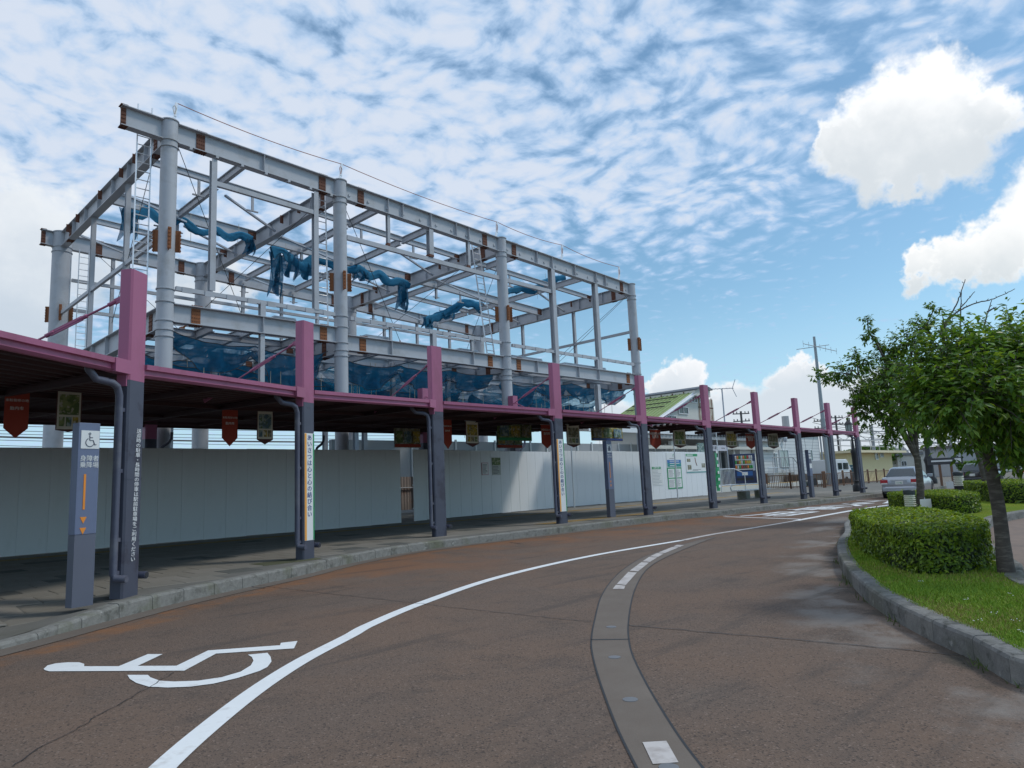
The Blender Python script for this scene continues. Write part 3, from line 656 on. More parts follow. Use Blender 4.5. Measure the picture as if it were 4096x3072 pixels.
for i, (c, t, n_) in enumerate(PC):
    H = PH[i]; zs = PV+SP*H; PWID, PDEP = PW[i], PD[i]
    m = MB(); rbox(m, c, t, n_, PWID, zs, PV+H, d=PDEP); po = m.build('post', M['pink'], canopy)
    m = MB(); rbox(m, c, t, n_, PWID-.003, PV-.02, zs, d=PDEP-.003)
    m.build('post_foot', M['postgray'], po)
    if i < 5:
        m = MB(); rbox(m, c, t, n_, PWID+.004, PV+.50*zs, PV+.50*zs+.012, d=PDEP+.004); rbox(m, c, t, n_, PWID+.004, PV+.23*zs, PV+.23*zs+.012, d=PDEP+.004); each(m, 'band', M['postgray'], po)
    # tie rod back to the roof
    a = Vector((c.x, c.y, PV+.925*H))+n_*PDEP/2; b = Vector((c.x, c.y, PV+BT*H+.02))+n_*(PDEP/2+(.925-BT)*H/.40)
    m = MB(); m.tube([a, b], .016, 8); mid = a.lerp(b, .38); d = (b-a).normalized(); s_ = d.cross(Vector((1, 0, 0))).normalized()
    m.bar(a, a+d*.20, .025, .08); m.tube([a+d*.18, a+d*.30], .03, 8)
    for k in (-1, 1): m.bar(mid-d*.26+s_*.03*k, mid+d*.26+s_*.03*k, .02, .02)
    for k in (-1, 1): m.tube([mid+d*(.2*k), mid+d*(.34*k)], .03, 8)
    m.bar(b-d*.25, b, .03, .11); m.build('tie_rod', M['pink'], canopy)
    # downpipe on the near side
    p = c-t*(PWID/2+.075)-n_*(.02); zt = PV+BBm*H-.30
    pts = [p-t*.50+n_*.10+Vector((0, 0, zt+.30)), p-t*.47+n_*.08+Vector((0, 0, zt+.10)), p-t*.38+n_*.05+Vector((0, 0, zt)), p-t*.15+Vector((0, 0, zt-.02)), p-t*.05+Vector((0, 0, zt-.06)), p+Vector((0, 0, zt-.17)), p+Vector((0, 0, .12+PV)), p-n_*.03+Vector((0, 0, .07+PV)), p-n_*.17+t*.03+Vector((0, 0, .055+PV))]
    pts = [Vector((q.x, q.y, q.z-(PV if False else 0))) for q in pts]
    m = MB(); m.tube([Vector((q.x, q.y, q.z)) for q in pts], .05, 10); pp = m.build('downpipe', M['pipe'], po, smooth=True, autos=50)
    m = MB(); e = pts[-1]; m.tube([e, e-n_*.004], .042, 10); q = c+t*(PWID/2+.06)-n_*.0; m.tube([q+n_*.15+Vector((0, 0, .06+PV-.0)), q-n_*.16+Vector((0, 0, .055+PV))], .05, 10); e = q-n_*.164+Vector((0, 0, .055+PV)); m.cur = 1; m.tube([e, e-n_*.003], .04, 10)
    m.build('pipe_outlet', [M['pipe'], M['pipein']], po, smooth=True)
    m = MB()
    for f in (.12, .28, .62, .93):
        zq = PV+f*(zt-PV); m.box(((p+t*.055).x, (p+t*.055).y, zq), (.09, .07, .05), Matrix.Rotation(math.atan2(t.y, t.x), 3, 'Z'))
    each(m, 'pipe_bracket', M['pipe'], po)
# front channel beams between posts
p0 = PC[0][0]-Vector((.80, .60, 0))*7
pts_f = [(p0, PV+BT*PH[0]-.06, PV+BBm*PH[0]-.06)]+[(PC[i][0], PV+BT*PH[i], PV+BBm*PH[i]) for i in range(10)]
for i in range(len(pts_f)-1):
    (a, ta, ba), (b, tb, bb) = pts_f[i], pts_f[i+1]; d = (b-a).normalized(); n_ = Vector((-d.y, d.x, 0)); a2 = a+d*(PW[i-1]/2 if i else 0); b2 = b-d*(PW[i]/2)
    A = lambda p, z, o: Vector((p.x, p.y, z))+n_*o
    h = ta-ba
    def sect(p, t_, b_): return [A(p, b_, -.06), A(p, b_+.03, -.10), A(p, b_+.03, -.06), A(p, b_+.6*(t_-b_), -.06), A(p, b_+.62*(t_-b_), -.11), A(p, t_, -.115), A(p, t_, .0), A(p, b_, 0.)]
    m = MB(); m.loft([sect(a2, ta, ba), sect(b2, tb, bb)]); bo = m.build('front_beam', M['pink'], canopy)
    m = MB(); m.bar(A(b2, (tb+bb)/2, -.05)-d*.30, A(b2, (tb+bb)/2, -.05), .15, (tb-bb)*1.03); m.bar(A(b2, bb-.08, 0)-d*.02, A(b2, bb-.08, 0), .14, .16); m.build('beam_bracket', M['pink'], bo)
# wide roof over the near part: ribbed deck, cross beams, rear posts
YR = 24.35; ZR = 3.88
def front_at(s):
    i = max(0, min(len(pts_f)-2, int(s))); f = s-i; a, b = pts_f[i], pts_f[i+1]
    return Vector((a[0].x+(b[0].x-a[0].x)*f, a[0].y+(b[0].y-a[0].y)*f, a[1]+(b[1]-a[1])*f-.05))
S_END = 5.95
def rear_at(s): p = front_at(s); k = max(0., 2-s); return Vector((p.x-(1.9*k), YR, ZR+.06))
st = [0, .5, 1, 1.5, 2, 2.5, 3, 3.5, 4, 4.5, 5, 5.5, S_END]
nr = 34; prof = []
for j in range(nr): prof += [(j/nr, 0.), ((j+.30)/nr, 0.), ((j+.42)/nr, .07), ((j+.88)/nr, .07)]
prof.append((1., 0.))
vs = []; fs = []
for s in st:
    f, r_ = front_at(s), rear_at(s)
    for t_, dz in prof: p = f.lerp(r_, t_); vs.append((p.x, p.y, p.z+dz))
npf = len(prof)
for i in range(len(st)-1):
    for j in range(npf-1): fs.append((i*npf+j, i*npf+j+1, (i+1)*npf+j+1, (i+1)*npf+j))
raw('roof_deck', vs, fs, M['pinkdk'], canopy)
for s in [1, 2, 3, 4, 5]:
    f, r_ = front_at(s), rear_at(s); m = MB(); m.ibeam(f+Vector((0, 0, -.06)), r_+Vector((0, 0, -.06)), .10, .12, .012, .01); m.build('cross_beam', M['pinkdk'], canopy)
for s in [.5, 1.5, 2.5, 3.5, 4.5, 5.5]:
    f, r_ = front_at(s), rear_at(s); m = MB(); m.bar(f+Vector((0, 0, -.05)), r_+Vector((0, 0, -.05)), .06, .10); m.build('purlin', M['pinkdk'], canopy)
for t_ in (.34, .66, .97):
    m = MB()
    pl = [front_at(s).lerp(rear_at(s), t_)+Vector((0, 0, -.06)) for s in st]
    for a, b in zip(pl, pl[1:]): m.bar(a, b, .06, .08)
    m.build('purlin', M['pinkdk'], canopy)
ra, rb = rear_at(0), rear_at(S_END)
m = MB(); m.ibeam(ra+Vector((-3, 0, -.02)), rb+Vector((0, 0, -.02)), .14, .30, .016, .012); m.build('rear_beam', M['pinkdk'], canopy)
for k, X in enumerate((2.3, 7.97, 13.57, 19.18, 24.78)):
    m = MB(); rbox(m, Vector((X, YR, 0)), Vector((1, 0, 0)), Vector((0, 1, 0)), .36, PV+3.2, 5.77); po = m.build('post', M['pink'], canopy)
    m = MB(); rbox(m, Vector((X, YR, 0)), Vector((1, 0, 0)), Vector((0, 1, 0)), 0.357, PV-.02, PV+3.2); m.build('post_foot', M['postgray'], po)
    m = MB(); m.tube([(X, YR-.2, 5.4), (X, YR-3.0, 4.1)], .022, 8); m.tube([(X, YR-1.0, 5.03), (X, YR-1.7, 4.70)], .045, 8); m.build('tie_rod', M['pink'], canopy)
    q = Vector((X+.33, YR-.05, 0)); m = MB(); m.tube([q+Vector((.35, 0, 3.62)), q+Vector((.33, 0, 3.40)), q+Vector((.25, 0, 3.28)), q+Vector((.07, 0, 3.15)), q+Vector((0, 0, 3.0)), q+Vector((0, 0, PV))], .05, 8); m.build('downpipe', M['pipe'], po, smooth=True)
# narrow roof over the far part
st2 = [S_END+.02, 6.2, 6.5, 7, 7.5, 8, 8.5, 9, 9.5, 10]; nr2 = 10; prof = []
for j in range(nr2): prof += [(j/nr2, 0.), ((j+.30)/nr2, 0.), ((j+.42)/nr2, .07), ((j+.88)/nr2, .07)]
prof.append((1., 0.)); vs = []; fs = []; npf = len(prof)
for s in st2:
    f = front_at(min(s, 9.999)) if s < 10 else Vector((pts_f[10][0].x, pts_f[10][0].y, pts_f[10][1]-.05))
    for t_, dz in prof: vs.append((f.x, f.y+t_*3.0, f.z+dz+t_*.02))
for i in range(len(st2)-1):
    for j in range(npf-1): fs.append((i*npf+j, i*npf+j+1, (i+1)*npf+j+1, (i+1)*npf+j))
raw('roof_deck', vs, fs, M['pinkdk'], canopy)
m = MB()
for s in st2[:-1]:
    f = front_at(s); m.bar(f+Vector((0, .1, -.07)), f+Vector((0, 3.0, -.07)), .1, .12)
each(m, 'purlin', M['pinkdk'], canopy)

# white temporary roof between the canopy and the far hoarding
a = ony(2262, 1716, 22.9); b = ony(2700, 1736, 22.9)
tmp = thing('temporary_roof', 'white-edged temporary walkway roof behind the taxi pillar', 'roof', (0, 0, 0))
m = MB(); m.box(((a.x+b.x)/2, 22.2, a.z-.05), (b.x-a.x, 1.5, .06)); m.build('roof_sheet', M['hoard'], tmp)
m = MB(); m.box(((a.x+b.x)/2, 21.43, a.z-.10), (b.x-a.x, .04, .24)); m.build('fascia', M['hoard'], tmp)
for k in range(4):
    x = a.x+.3+(b.x-a.x-.6)*k/3; m = MB(); m.tube([(x, 22.85, PV), (x, 22.85, a.z-.08)], .04, 8); m.build('post', M['alu'], tmp)

# ------------------------------------------------------------------ lettering on posts, sign pillars
XF = (1, 0, 0)
def vtext(s): return '\n'.join(s)
def on_post(i, off=0.):                               # face of post i towards the road
    c, t, n_ = PC[i]; return c-n_*(PD[i]/2+.004)+t*off, t, n_
c, t, n_ = on_post(0)
o = text(vtext('送迎時の駐車・長時間の停車は駅前駐車場をご利用ください'), .066, M['white'], frame((c.x+t.x*.04, c.y+t.y*.04, PV+1.32), t) @ Matrix.Rotation(math.radians(-1.5), 4, 'Z'), None, 'parking_notice', ext=.001, sx=1.5, line=1.0)
tag(o, 'white lettering asking drivers to use the station car park, on the nearest post', 'notice')
navy = mat('navy_ink', (.03, .06, .22), .5); M['navy'] = navy
M['stgreen'] = mat('sticker_green', (.02, .28, .10), .5); M['storange'] = mat('sticker_orange', (.85, .38, .06), .5)
def slogan(i, v0, v1, lab):
    c, t, n_ = on_post(i); z1 = over(base_px[i][1][0], v0, PB[i]).z; z0 = over(base_px[i][1][0], v1, PB[i]).z; h = z1-z0; w = .34; zc = (z0+z1)/2; w = PW[i]*.84
    root = thing('slogan_sign', lab, 'sign', (c.x, c.y, zc), math.atan2(t.y, t.x), 'slogan signs on the posts')
    m = MB(); m.box((0, 0, 0), (w, .006, h)); m.build('board', M['sheet'], root)
    m = MB(); m.box((-w/2+.03, -.0042, 0), (.055, .003, h*.995)); m.build('edge_stripe', M['storange'], root)
    m = MB(); m.box((w/2-.02, -.0042, 0), (.036, .003, h*.995)); m.build('edge_stripe', M['stgreen'], root)
    pz = h*.79/13; text(vtext('あいさつは心と心の結び合い'), pz*.92, navy, frame((.0, -.005, h*.095), (1, 0, 0)), root, 'lettering', ext=.001, line=1/.92*.985, sx=min(1.25, w*.62/(pz*.92)))
slogan(1, 1735, 2158, 'white slogan sign with orange edge on the second post from the left')
slogan(3, 1756, 2044, 'white slogan sign on the fourth post, beside the taxi pillar')
def pillar(name, label, cl, cr_, tv, split, size, W_=.30, dp=.16):
    p = onz(*cl, PV); q = onz(*cr_, PV); d = Vector((1, 0, 0)) if size is None else size; w = .40
    tz = over(cl[0], tv, p).z
    root = thing(name, label, 'sign pillar', (p.x, p.y, PV), math.atan2(d.y, d.x), 'sign pillars on the pavement')
    H = tz-PV
    m = MB(); m.box((W_/2, dp/2, H*split/2), (W_-.008, dp-.008, H*split)); m.build('base', M['signgrey'], root)
    m = MB(); m.box((W_/2, dp/2, H*(1+split)/2+.002), (W_, dp, H*(1-split))); m.build('shaft', M['signblue'], root, bevel=.006)
    return root, W_, H
root, w, H = pillar('sign_pillar', 'blue-grey wheelchair boarding pillar beside the nearest post', (285, 2434), (367, 2418), 1690, .385, Vector((.966, .259, 0)), .262, .145)
m = MB(); m.box((w/2+.01, -.003, H*.907), (w*.86, .005, w*.86)); m.build('symbol_plate', M['sheet'], root, bevel=.0)
def wc_icon(root, cx, cz, s, mt, y):
    m = MB(); P3 = lambda x, z: Vector((cx+x*s, y, cz+z*s))
    m.tube([P3(-.05, .33), P3(-.051, .33)], .001, 4)
    m.tube([P3(-.04+.055*math.cos(a), .36+.055*math.sin(a)) for a in [k*.7 for k in range(10)]], .022*s, 5)
    m.tube([P3(-.05, .26), P3(-.03, -.02), P3(.16, -.02), P3(.26, -.28), P3(.34, -.25)], .028*s, 5); m.tube([P3(-.04, .14), P3(.13, .14)], .026*s, 5)
    m.tube([P3(-.02+.24*math.cos(a), -.14+.24*math.sin(a)) for a in [2.0+k*.28 for k in range(16)]], .026*s, 5); return m.build('wheelchair_symbol', mt, root)
wc_icon(root, w/2+.01, H*.905, w*.82, M['signgrey'], -.007)
text('身障者\n乗降場', .078, M['sheet'], frame((w/2+.01, -.004, H*.782), XF), root, ext=.001, line=1.02)
def arrow(root, x, z1, z0):
    m = MB(); m.box((x, -.003, (z1+z0)/2+.09), (.026, .004, z1-z0-.18)); m.build('arrow', M['orange'], root)
    for k, zz_ in enumerate((z0+.06, z0-.07)):
        m = MB(); m.add([(x-.04, -.004, zz_+.03), (x+.04, -.004, zz_+.03), (x, -.004, zz_-.05), (x-.04, -.001, zz_+.03), (x+.04, -.001, zz_+.03), (x, -.001, zz_-.05)], [(0, 2, 1), (3, 4, 5), (0, 1, 4, 3), (1, 2, 5, 4), (2, 0, 3, 5)]); m.build('arrow_head', M['orange'], root)
arrow(root, w*.36, H*.715, H*.44)
root, w, H = pillar('sign_pillar', 'slate taxi stand pillar between the fourth and fifth posts', (2443, 2070), (2471, 2067), 1762, .365, Vector((1, 0, 0)))
m = MB(); m.box((w/2, -.003, H*.90), (w*.8, .005, w*.95)); m.build('symbol_plate', M['sheet'], root)
text('TAXI', .10, M['signgrey'], frame((w/2, -.0065, H*.948), XF), root, ext=.001, sx=.9)
m = MB(); m.box((w/2, -.0065, H*.885), (w*.5, .003, .10)); m.box((w/2, -.0065, H*.915), (w*.34, .003, .07)); m.build('taxi_symbol', M['signgrey'], root)
text('タクシー\nのりば', .072, M['sheet'], frame((w/2, -.004, H*.80), XF), root, ext=.001, line=1.05)
arrow(root, w*.40, H*.72, H*.44)
root, w, H = pillar('sign_pillar', 'slate bus stop pillar with pasted timetables near the far end of the canopy', (3251, 1990), (3266, 1988), 1798, .45, Vector((1, 0, 0)))
for k, (z, hh, mt) in enumerate([(.96, .06, 'sheet'), (.86, .09, 'sheet'), (.76, .08, 'signgrey'), (.66, .10, 'sheet'), (.52, .07, 'signblue')]):
    m = MB(); m.box((w/2, -.003, H*z), (w*.86, .005, H*hh)); m.build('timetable', M[mt], root)
text('のりば', .10, M['signgrey'], frame((w/2, -.007, H*.86), XF), root, ext=.001)

# ------------------------------------------------------------------ banners hanging under the canopy
M['bred'] = mat('banner_red', (.36, .050, .028), .75, 0, .1, 4); M['bcream'] = mat('banner_cream', (.62, .60, .52), .7); M['bframe'] = mat('banner_border', (.10, .03, .03), .7)
def pic(name, c1, c2, c3, s):
    m, n, l, b = node_mat(name); t = n.new('ShaderNodeTexCoord').outputs['Object']
    a = MX(n, l, MR(n, l, NZ(n, l, t, s, 4, .6), .42, .58), c1, c2); a = MX(n, l, MR(n, l, NZ(n, l, t, s*2.3, 3, .5), .55, .62), a, c3); l.new(a, b.inputs['Base Color']); b.inputs['Roughness'].default_value = .7; return m
PIC = [pic('photo_print_green', (.10, .16, .05), (.25, .30, .12), (.45, .44, .36), 5), pic('photo_print_blue', (.08, .15, .20), (.30, .38, .36), (.10, .16, .05), 6), pic('photo_print_yellow', (.45, .34, .05), (.20, .17, .06), (.55, .52, .42), 6), pic('photo_print_grey', (.14, .14, .10), (.36, .36, .30), (.28, .22, .08), 6)]
def pennant(name, label, u0, u1, v0, v1, vt, Y, mt, group, yaw=0.):
    a = ony(u0, v0, Y); b = ony(u1, v0, Y); zt = ony(u0, v0, Y).z; zb = ony(u0, v1, Y).z; ztip = ony((u0+u1)/2, vt, Y).z
    w = (b-a).length; cx = (a.x+b.x)/2
    root = thing(name, label, 'banner', (cx, Y, zt), yaw, group)
    h = zt-zb; hp = zt-ztip
    poly = [(-w/2, 0), (w/2, 0), (w/2, -h), (0, -hp), (-w/2, -h)]
    def slab(sc, y0, y1, dz=0):
        m = MB(); q = [(x*sc, (z+hp/2)*sc-hp/2+dz) for x, z in poly]; n = len(q)
        m.add([(x, y0, z) for x, z in q]+[(x, y1, z) for x, z in q], [tuple(range(n)), tuple(range(2*n-1, n-1, -1))]+[(i, n+i, n+(i+1) % n, (i+1) % n) for i in range(n)]); return m
    slab(1, -.006, .006).build('cloth', mt, root)
    m = MB(); m.tube([(-w/2-.03, 0, .0), (w/2+.03, 0, .0)], .016, 6)
    for k in (-1, 1): m.tube([(k*w*.4, 0, 0), (k*w*.4, 0, .35)], .006, 4)
    m.build('hanging_rod', M['steel2'], root)
    return root, w, h, hp
def red_banner(lab, u0, u1, v0, v1, vt, Y):
    root, w, h, hp = pennant('pennant_banner', lab, u0, u1, v0, v1, vt, Y, M['bred'], 'red town pennants under the canopy')
    text('米粉発祥の地', w*.16, M['sheet'], frame((0, -.009, -h*.30), XF), root, ext=.001); text('胎内市', w*.19, M['sheet'], frame((0, -.009, -h*.50), XF), root, ext=.001)
def map_banner(lab, u0, u1, v0, v1, vt, Y, p, base='bcream'):
    root, w, h, hp = pennant('pennant_banner', lab, u0, u1, v0, v1, vt, Y, M['bframe'], 'printed town pennants under the canopy')
    m = MB(); m.box((0, -.009, -h*.5), (w*.92, .004, h*.96)); m.build('print', M[base], root)
    m = MB(); m.box((0, -.013, -h*.40), (w*.78, .003, h*.48)); m.build('picture', PIC[p], root)
    for k in (-1, 0, 1): m = MB(); m.box((k*w*.27, -.013, -h*.80), (w*.22, .003, h*.22)); m.build('picture', PIC[(p+1+k) % 4], root)
z1 = lambda x, y: (x/2.074, 1200+y/2.074)
red_banner('red pennant hanging at the left edge of the picture', 22, 120, 1553, 1712, 1753, 15.2)
map_banner('pennant with a green area map hanging left of the nearest post', 229, 330, 1549, 1720, 1728, 15.2, 0)
red_banner('red pennant hanging between the first and second posts', 889, 951, 1636, 1751, 1785, 17.2)
map_banner('pennant with a blue landscape print left of the second post', 1028, 1092, 1636, 1758, 1778, 17.2, 1)
red_banner('red pennant partly hidden behind the third post', 1772, 1805, 1676, 1770, 1796, 18.2)
map_banner('yellow printed pennant between the third and fourth posts', 1861, 1912, 1683, 1774, 1788, 18.2, 2)
red_banner('red pennant just left of the fourth post', 2163, 2206, 1697, 1772, 1794, 18.2)
map_banner('dark printed pennant just right of the fourth post', 2264, 2316, 1697, 1778, 1790, 17.6, 3)
red_banner('red pennant right of the fifth post', 2597, 2640, 1717, 1777, 1796, 16.2)
map_banner('printed pennant between the fifth and sixth posts', 2690, 2740, 1714, 1782, 1792, 16.2, 0)
map_banner('olive printed pennant between the sixth and seventh posts', 2900, 2944, 1724, 1786, 1794, 16.0, 2)
red_banner('red pennant left of the seventh post', 2982, 3018, 1734, 1782, 1796, 16.0)
map_banner('dark pennant right of the seventh post', 3068, 3110, 1732, 1786, 1795, 15.6, 3)
def wide_banner(lab, u0, u1, v0, v1, Y, p):
    a = ony(u0, v0, Y); b = ony(u1, v0, Y); zt = a.z; h = zt-ony(u0, v1, Y).z; w = b.x-a.x
    root = thing('banner', lab, 'banner', ((a.x+b.x)/2, Y, zt), 0, 'wide printed banners under the canopy')
    m = MB(); vs = []; nX = 10
    m.loft([[Vector((x, .03*math.sin(x*5)+o_, z)) for o_ in (-.005, .005) for z in ((0, -h) if o_ < 0 else (-h, 0))] for x in [-w/2+w*k/nX for k in range(nX+1)]]); m.build('cloth', PIC[p], root)
    m = MB(); m.box((0, -.035, -h*.90), (w*.98, .004, h*.16)); m.build('lower_strip', [M['stgreen'], M['bred'], M['navy'], M['bred']][p % 4], root)
    for k in range(3): m = MB(); m.box((-w*.33+k*w*.33, -.038, -h*.45), (w*.26, .004, h*.6)); m.build('picture', PIC[(p+k+1) % 4], root)
wide_banner('faded wide banner left of the third post, above the hoarding gap', 1575, 1680, 1712, 1790, 20.6, 3)
wide_banner('wide banner with blue photographs left of the fourth post', 1990, 2122, 1690, 1762, 19.4, 0)
wide_banner('reddish wide banner hanging behind the blue photograph banner', 1985, 2085, 1722, 1792, 21.8, 1)
wide_banner('wide banner with dark photographs behind the taxi pillar', 2364, 2486, 1704, 1762, 18.6, 2)

# ------------------------------------------------------------------ notices on the hoarding
def on_hoard(u, v, A=HD, B=HE):
    d = (B-A).normalized(); n_ = Vector((-d.y, d.x, 0)); r_ = px_dir(u, v); t_ = (A-CAM).dot(n_)/r_.dot(n_); return CAM+r_*t_, d, n_
def notice(name, lab, q, A, B, bodym, cat='notice', off=.012):
    u0, v0, u1, v1 = q; p, d, n_ = on_hoard(u0, v0, A, B); p2, _, _ = on_hoard(u1, v1, A, B); p3, _, _ = on_hoard(u0, v1, A, B)
    w = (Vector((p2.x, p2.y, 0))-Vector((p.x, p.y, 0))).length; h = p.z-p3.z; c = (p+p2)/2-n_*off; c.z = (p.z+p3.z)/2
    root = thing(name, lab, cat, c, math.atan2(d.y, d.x), 'notices on the hoarding'); m = MB(); m.box((0, 0, 0), (w, .012, h)); m.build('board', bodym, root); return root, w, h
def lines(root, x0, x1, z0, z1, n, mt, y=-.0085, th=.35, seed=1):
    r = random.Random(seed); st_ = (z1-z0)/n
    for k in range(n):
        m = MB(); e = x0+(x1-x0)*r.uniform(.55, 1); m.box(((x0+e)/2, y, z0+st_*(k+.5)), (e-x0, .002, st_*th)); m.build('printed_line', mt, root)
ink = mat('print_ink', (.10, .11, .12), .6); teal = mat('board_teal', (.02, .26, .26), .4); bblue = mat('board_blue', (.03, .16, .42), .4); bgreen = mat('board_green', (.02, .30, .11), .4)
root, w, h = notice('notice_sheet', 'small white notice with a red border on the shaded hoarding', (1925, 1851, 1953, 1900), HC, HD, mat('notice_red_edge', (.50, .16, .22), .6))
m = MB(); m.box((0, -.007, 0), (w*.9, .004, h*.93)); m.build('sheet', M['sheet'], root); lines(root, -w*.38, w*.38, -h*.40, h*.40, 8, ink, -.010)
root, w, h = notice('notice_sheet', 'poster with a green landscape photograph on the shaded hoarding', (1966, 1830, 2003, 1900), HC, HD, mat('poster_pale', (.46, .48, .44), .6))
m = MB(); m.box((0, -.007, h*.27), (w*.98, .004, h*.42)); m.build('picture', PIC[0], root); lines(root, -w*.40, w*.40, -h*.46, h*.02, 6, ink, -.0085)
root, w, h = notice('notice_board', 'pale list of notices with a green heading near the fifth post', (2606, 1868, 2652, 1943), HD, HE, M['sheet'])
m = MB(); m.box((-w*.06, -.007, h*.44), (w*.86, .004, h*.13)); m.build('heading', bgreen, root); text('ご近隣の皆様へ', .13, M['sheet'], frame((-w*.06, -.0095, h*.44), XF), root, ext=.001, sx=.9)
lines(root, -w*.45, w*.45, -h*.46, h*.32, 10, mat('print_pale', (.42, .46, .48), .6))
root, w, h = notice('notice_board', 'white site board with a blue and teal company panel', (2663, 1812, 2726, 1869), HD, HE, M['sheet'])
m = MB(); m.box((0, -.007, -h*.10), (w*.94, .004, h*.22)); m.build('panel', bblue, root); m = MB(); m.box((0, -.007, -h*.34), (w*.94, .004, h*.27)); m.build('panel', teal, root)
m = MB(); m.tube([(-.10, -.008, h*.25), (-.07, -.008, h*.40), (.02, -.008, h*.42)], .018, 5); m.tube([(.05, -.008, h*.42), (.10, -.008, h*.36), (.04, -.008, h*.22)], .018, 5); m.build('emblem', bgreen, root)
lines(root, -w*.30, w*.40, -h*.47, h*.0, 3, M['sheet'], -.0095, .3); lines(root, -w*.3, w*.3, h*.08, h*.16, 1, ink, -.0085)
root, w, h = notice('notice_board', 'green framed board with four white permit sheets', (2667, 1871, 2731, 1957), HD, HE, bgreen, off=.016)
for a in (-1, 1):
    for b in (-1, 1):
        m = MB(); m.box((a*w*.235, -.008, b*h*.235), (w*.42, .004, h*.42)); s_ = m.build('permit_sheet', M['sheet'], root); lines(root, a*w*.235-w*.18, a*w*.235+w*.18, b*h*.235-h*.17, b*h*.235+h*.17, 6, ink, -.0105, .28, seed=a+3*b+9)
root, w, h = notice('notice_board', 'white route map board with a green heading beside the sixth post', (2740, 1815, 2826, 1893), HD, HE, M['sheet'])
m = MB(); m.box((-w*.20, -.007, h*.43), (w*.56, .004, h*.13)); m.build('heading', bgreen, root); lines(root, -w*.44, w*.05, h*.40, h*.46, 1, M['sheet'], -.0095, .8)
for k, (x, z, ww, hh) in enumerate([(-.36, .16, .16, .16), (-.34, -.20, .18, .24), (.36, -.12, .18, .22)]):
    m = MB(); m.box((x*w, -.007, z*h), (ww*w, .004, hh*h)); m.build('picture', PIC[3], root)
m = MB(); m.tube([(-.05*w, -.007, .30*h), (-.02*w, -.007, .05*h), (.03*w, -.007, -.12*h)], .03, 5); m.build('route', mat('map_red', (.40, .16, .12), .6), root)
m = MB(); m.box((0, -.007, -h*.46), (w*.98, .004, h*.05)); m.build('footer', teal, root); lines(root, -w*.2, w*.25, -h*.40, -h*.30, 2, ink)
# ------------------------------------------------------------------ steel frame of the new station building
YF, YB, YM, YT, YT2 = 24.84, 39.1, 32.4, 28.0, 35.8
CX = [8.51, 15.39, 24.90, 36.34]; CZ = [14.70, 14.44, 14.04, 13.59]
def roofz(x):
    for i in range(3):
        if x <= CX[i+1] or i == 2: return CZ[i]+(CZ[i+1]-CZ[i])*(x-CX[i])/(CX[i+1]-CX[i])
steel = thing('steel_building', 'grey two-storey steel building frame under construction with round columns', 'building frame', (0, 0, 0))
RB, FB = .74, .66
def ring(m, c, r0, z, h=.035): m.lathe((c[0], c[1], z), [(r0, 0), (r0+.045, 0), (r0+.045, h), (r0, h)], 20)
def floorz(x): return 8.10 if x < CX[1] else 7.84
for k, (x, y, r0) in enumerate([(CX[i], YF, .275) for i in range(4)]+[(CX[i], YB, .42) for i in range(4)]):
    zt = roofz(x)+.03
    m = MB(); m.lathe((x, y, 0), [(r0, 0), (r0, zt)], 24); co = m.build('column', M['steel'], steel, smooth=True)
    m = MB()
    zf = 8.10 if x < 16 else 7.84
    for z in (zt-.02, zt-RB-.04, zt-RB-.28, zf, zf-FB, zf-FB-.32, zf-FB-.55, 8.55): ring(m, (x, y), r0-.01, z)
    each(m, 'diaphragm_ring', M['steel'], co)
    if k in (0, 1, 2, 3, 4):
        zc = {0: 10.3, 1: 10.05, 2: 10.05, 3: 9.75, 4: 10.6}[k]
        for a in (150, 262, 330, 40):
            d = Vector((math.cos(math.radians(a)), math.sin(math.radians(a)), 0)); mt = MB(); mt.box(Vector((x, y, zc))+d*(r0+.07), (.14, .03, .78), Matrix.Rotation(math.radians(a), 3, 'Z')); mt.box(Vector((x, y, zc))+d*(r0+.15), (.02, .12, .78), Matrix.Rotation(math.radians(a), 3, 'Z'))
            for b_ in range(6): mt.box(Vector((x, y, zc-.34+.136*b_))+d*(r0+.17), (.03, .05, .05), Matrix.Rotation(math.radians(a), 3, 'Z'))
            mt.build('cleat', M['rust2'], co)
def splice(par, p, d, h, b_, mt='rust', w=.31, flange=True):
    p = Vector(p); d = Vector(d).normalized(); s_ = Vector((0, 0, 1)).cross(d).normalized(); m = MB()
    R_ = Matrix(((d.x, s_.x, 0), (d.y, s_.y, 0), (0, 0, 1)))
    for k in (-1, 1): m.box(p+s_*.026*k, (w, .022, h-.13), R_)
    if flange:
        m.box(p+Vector((0, 0, h/2+.008)), (w+.08, b_-.03, .016), R_); m.box(p-Vector((0, 0, h/2+.008)), (w+.08, b_-.03, .016), R_)
    so = m.build('splice_plate', M[mt], par)
    m = MB()
    for k in (-1, 1):
        for i in range(4):
            for j in range(4): m.box(p+s_*.045*k+d*((i-1.5)*w*.24)+Vector((0, 0, (j-1.5)*h*.19)), (.03, .02, .03), R_)
    if flange:
        for i in range(5):
            for k in (-1, 1): m.box(p+d*((i-2)*w*.25)+s_*(b_*.28*k)+Vector((0, 0, h/2+.025)), (.045, .045, .035), R_); m.box(p+d*((i-2)*w*.25)+s_*(b_*.28*k)-Vector((0, 0, h/2+.025)), (.045, .045, .035), R_)
    tag(m.build('bolts', M['rust'], par), kind='stuff'); return so
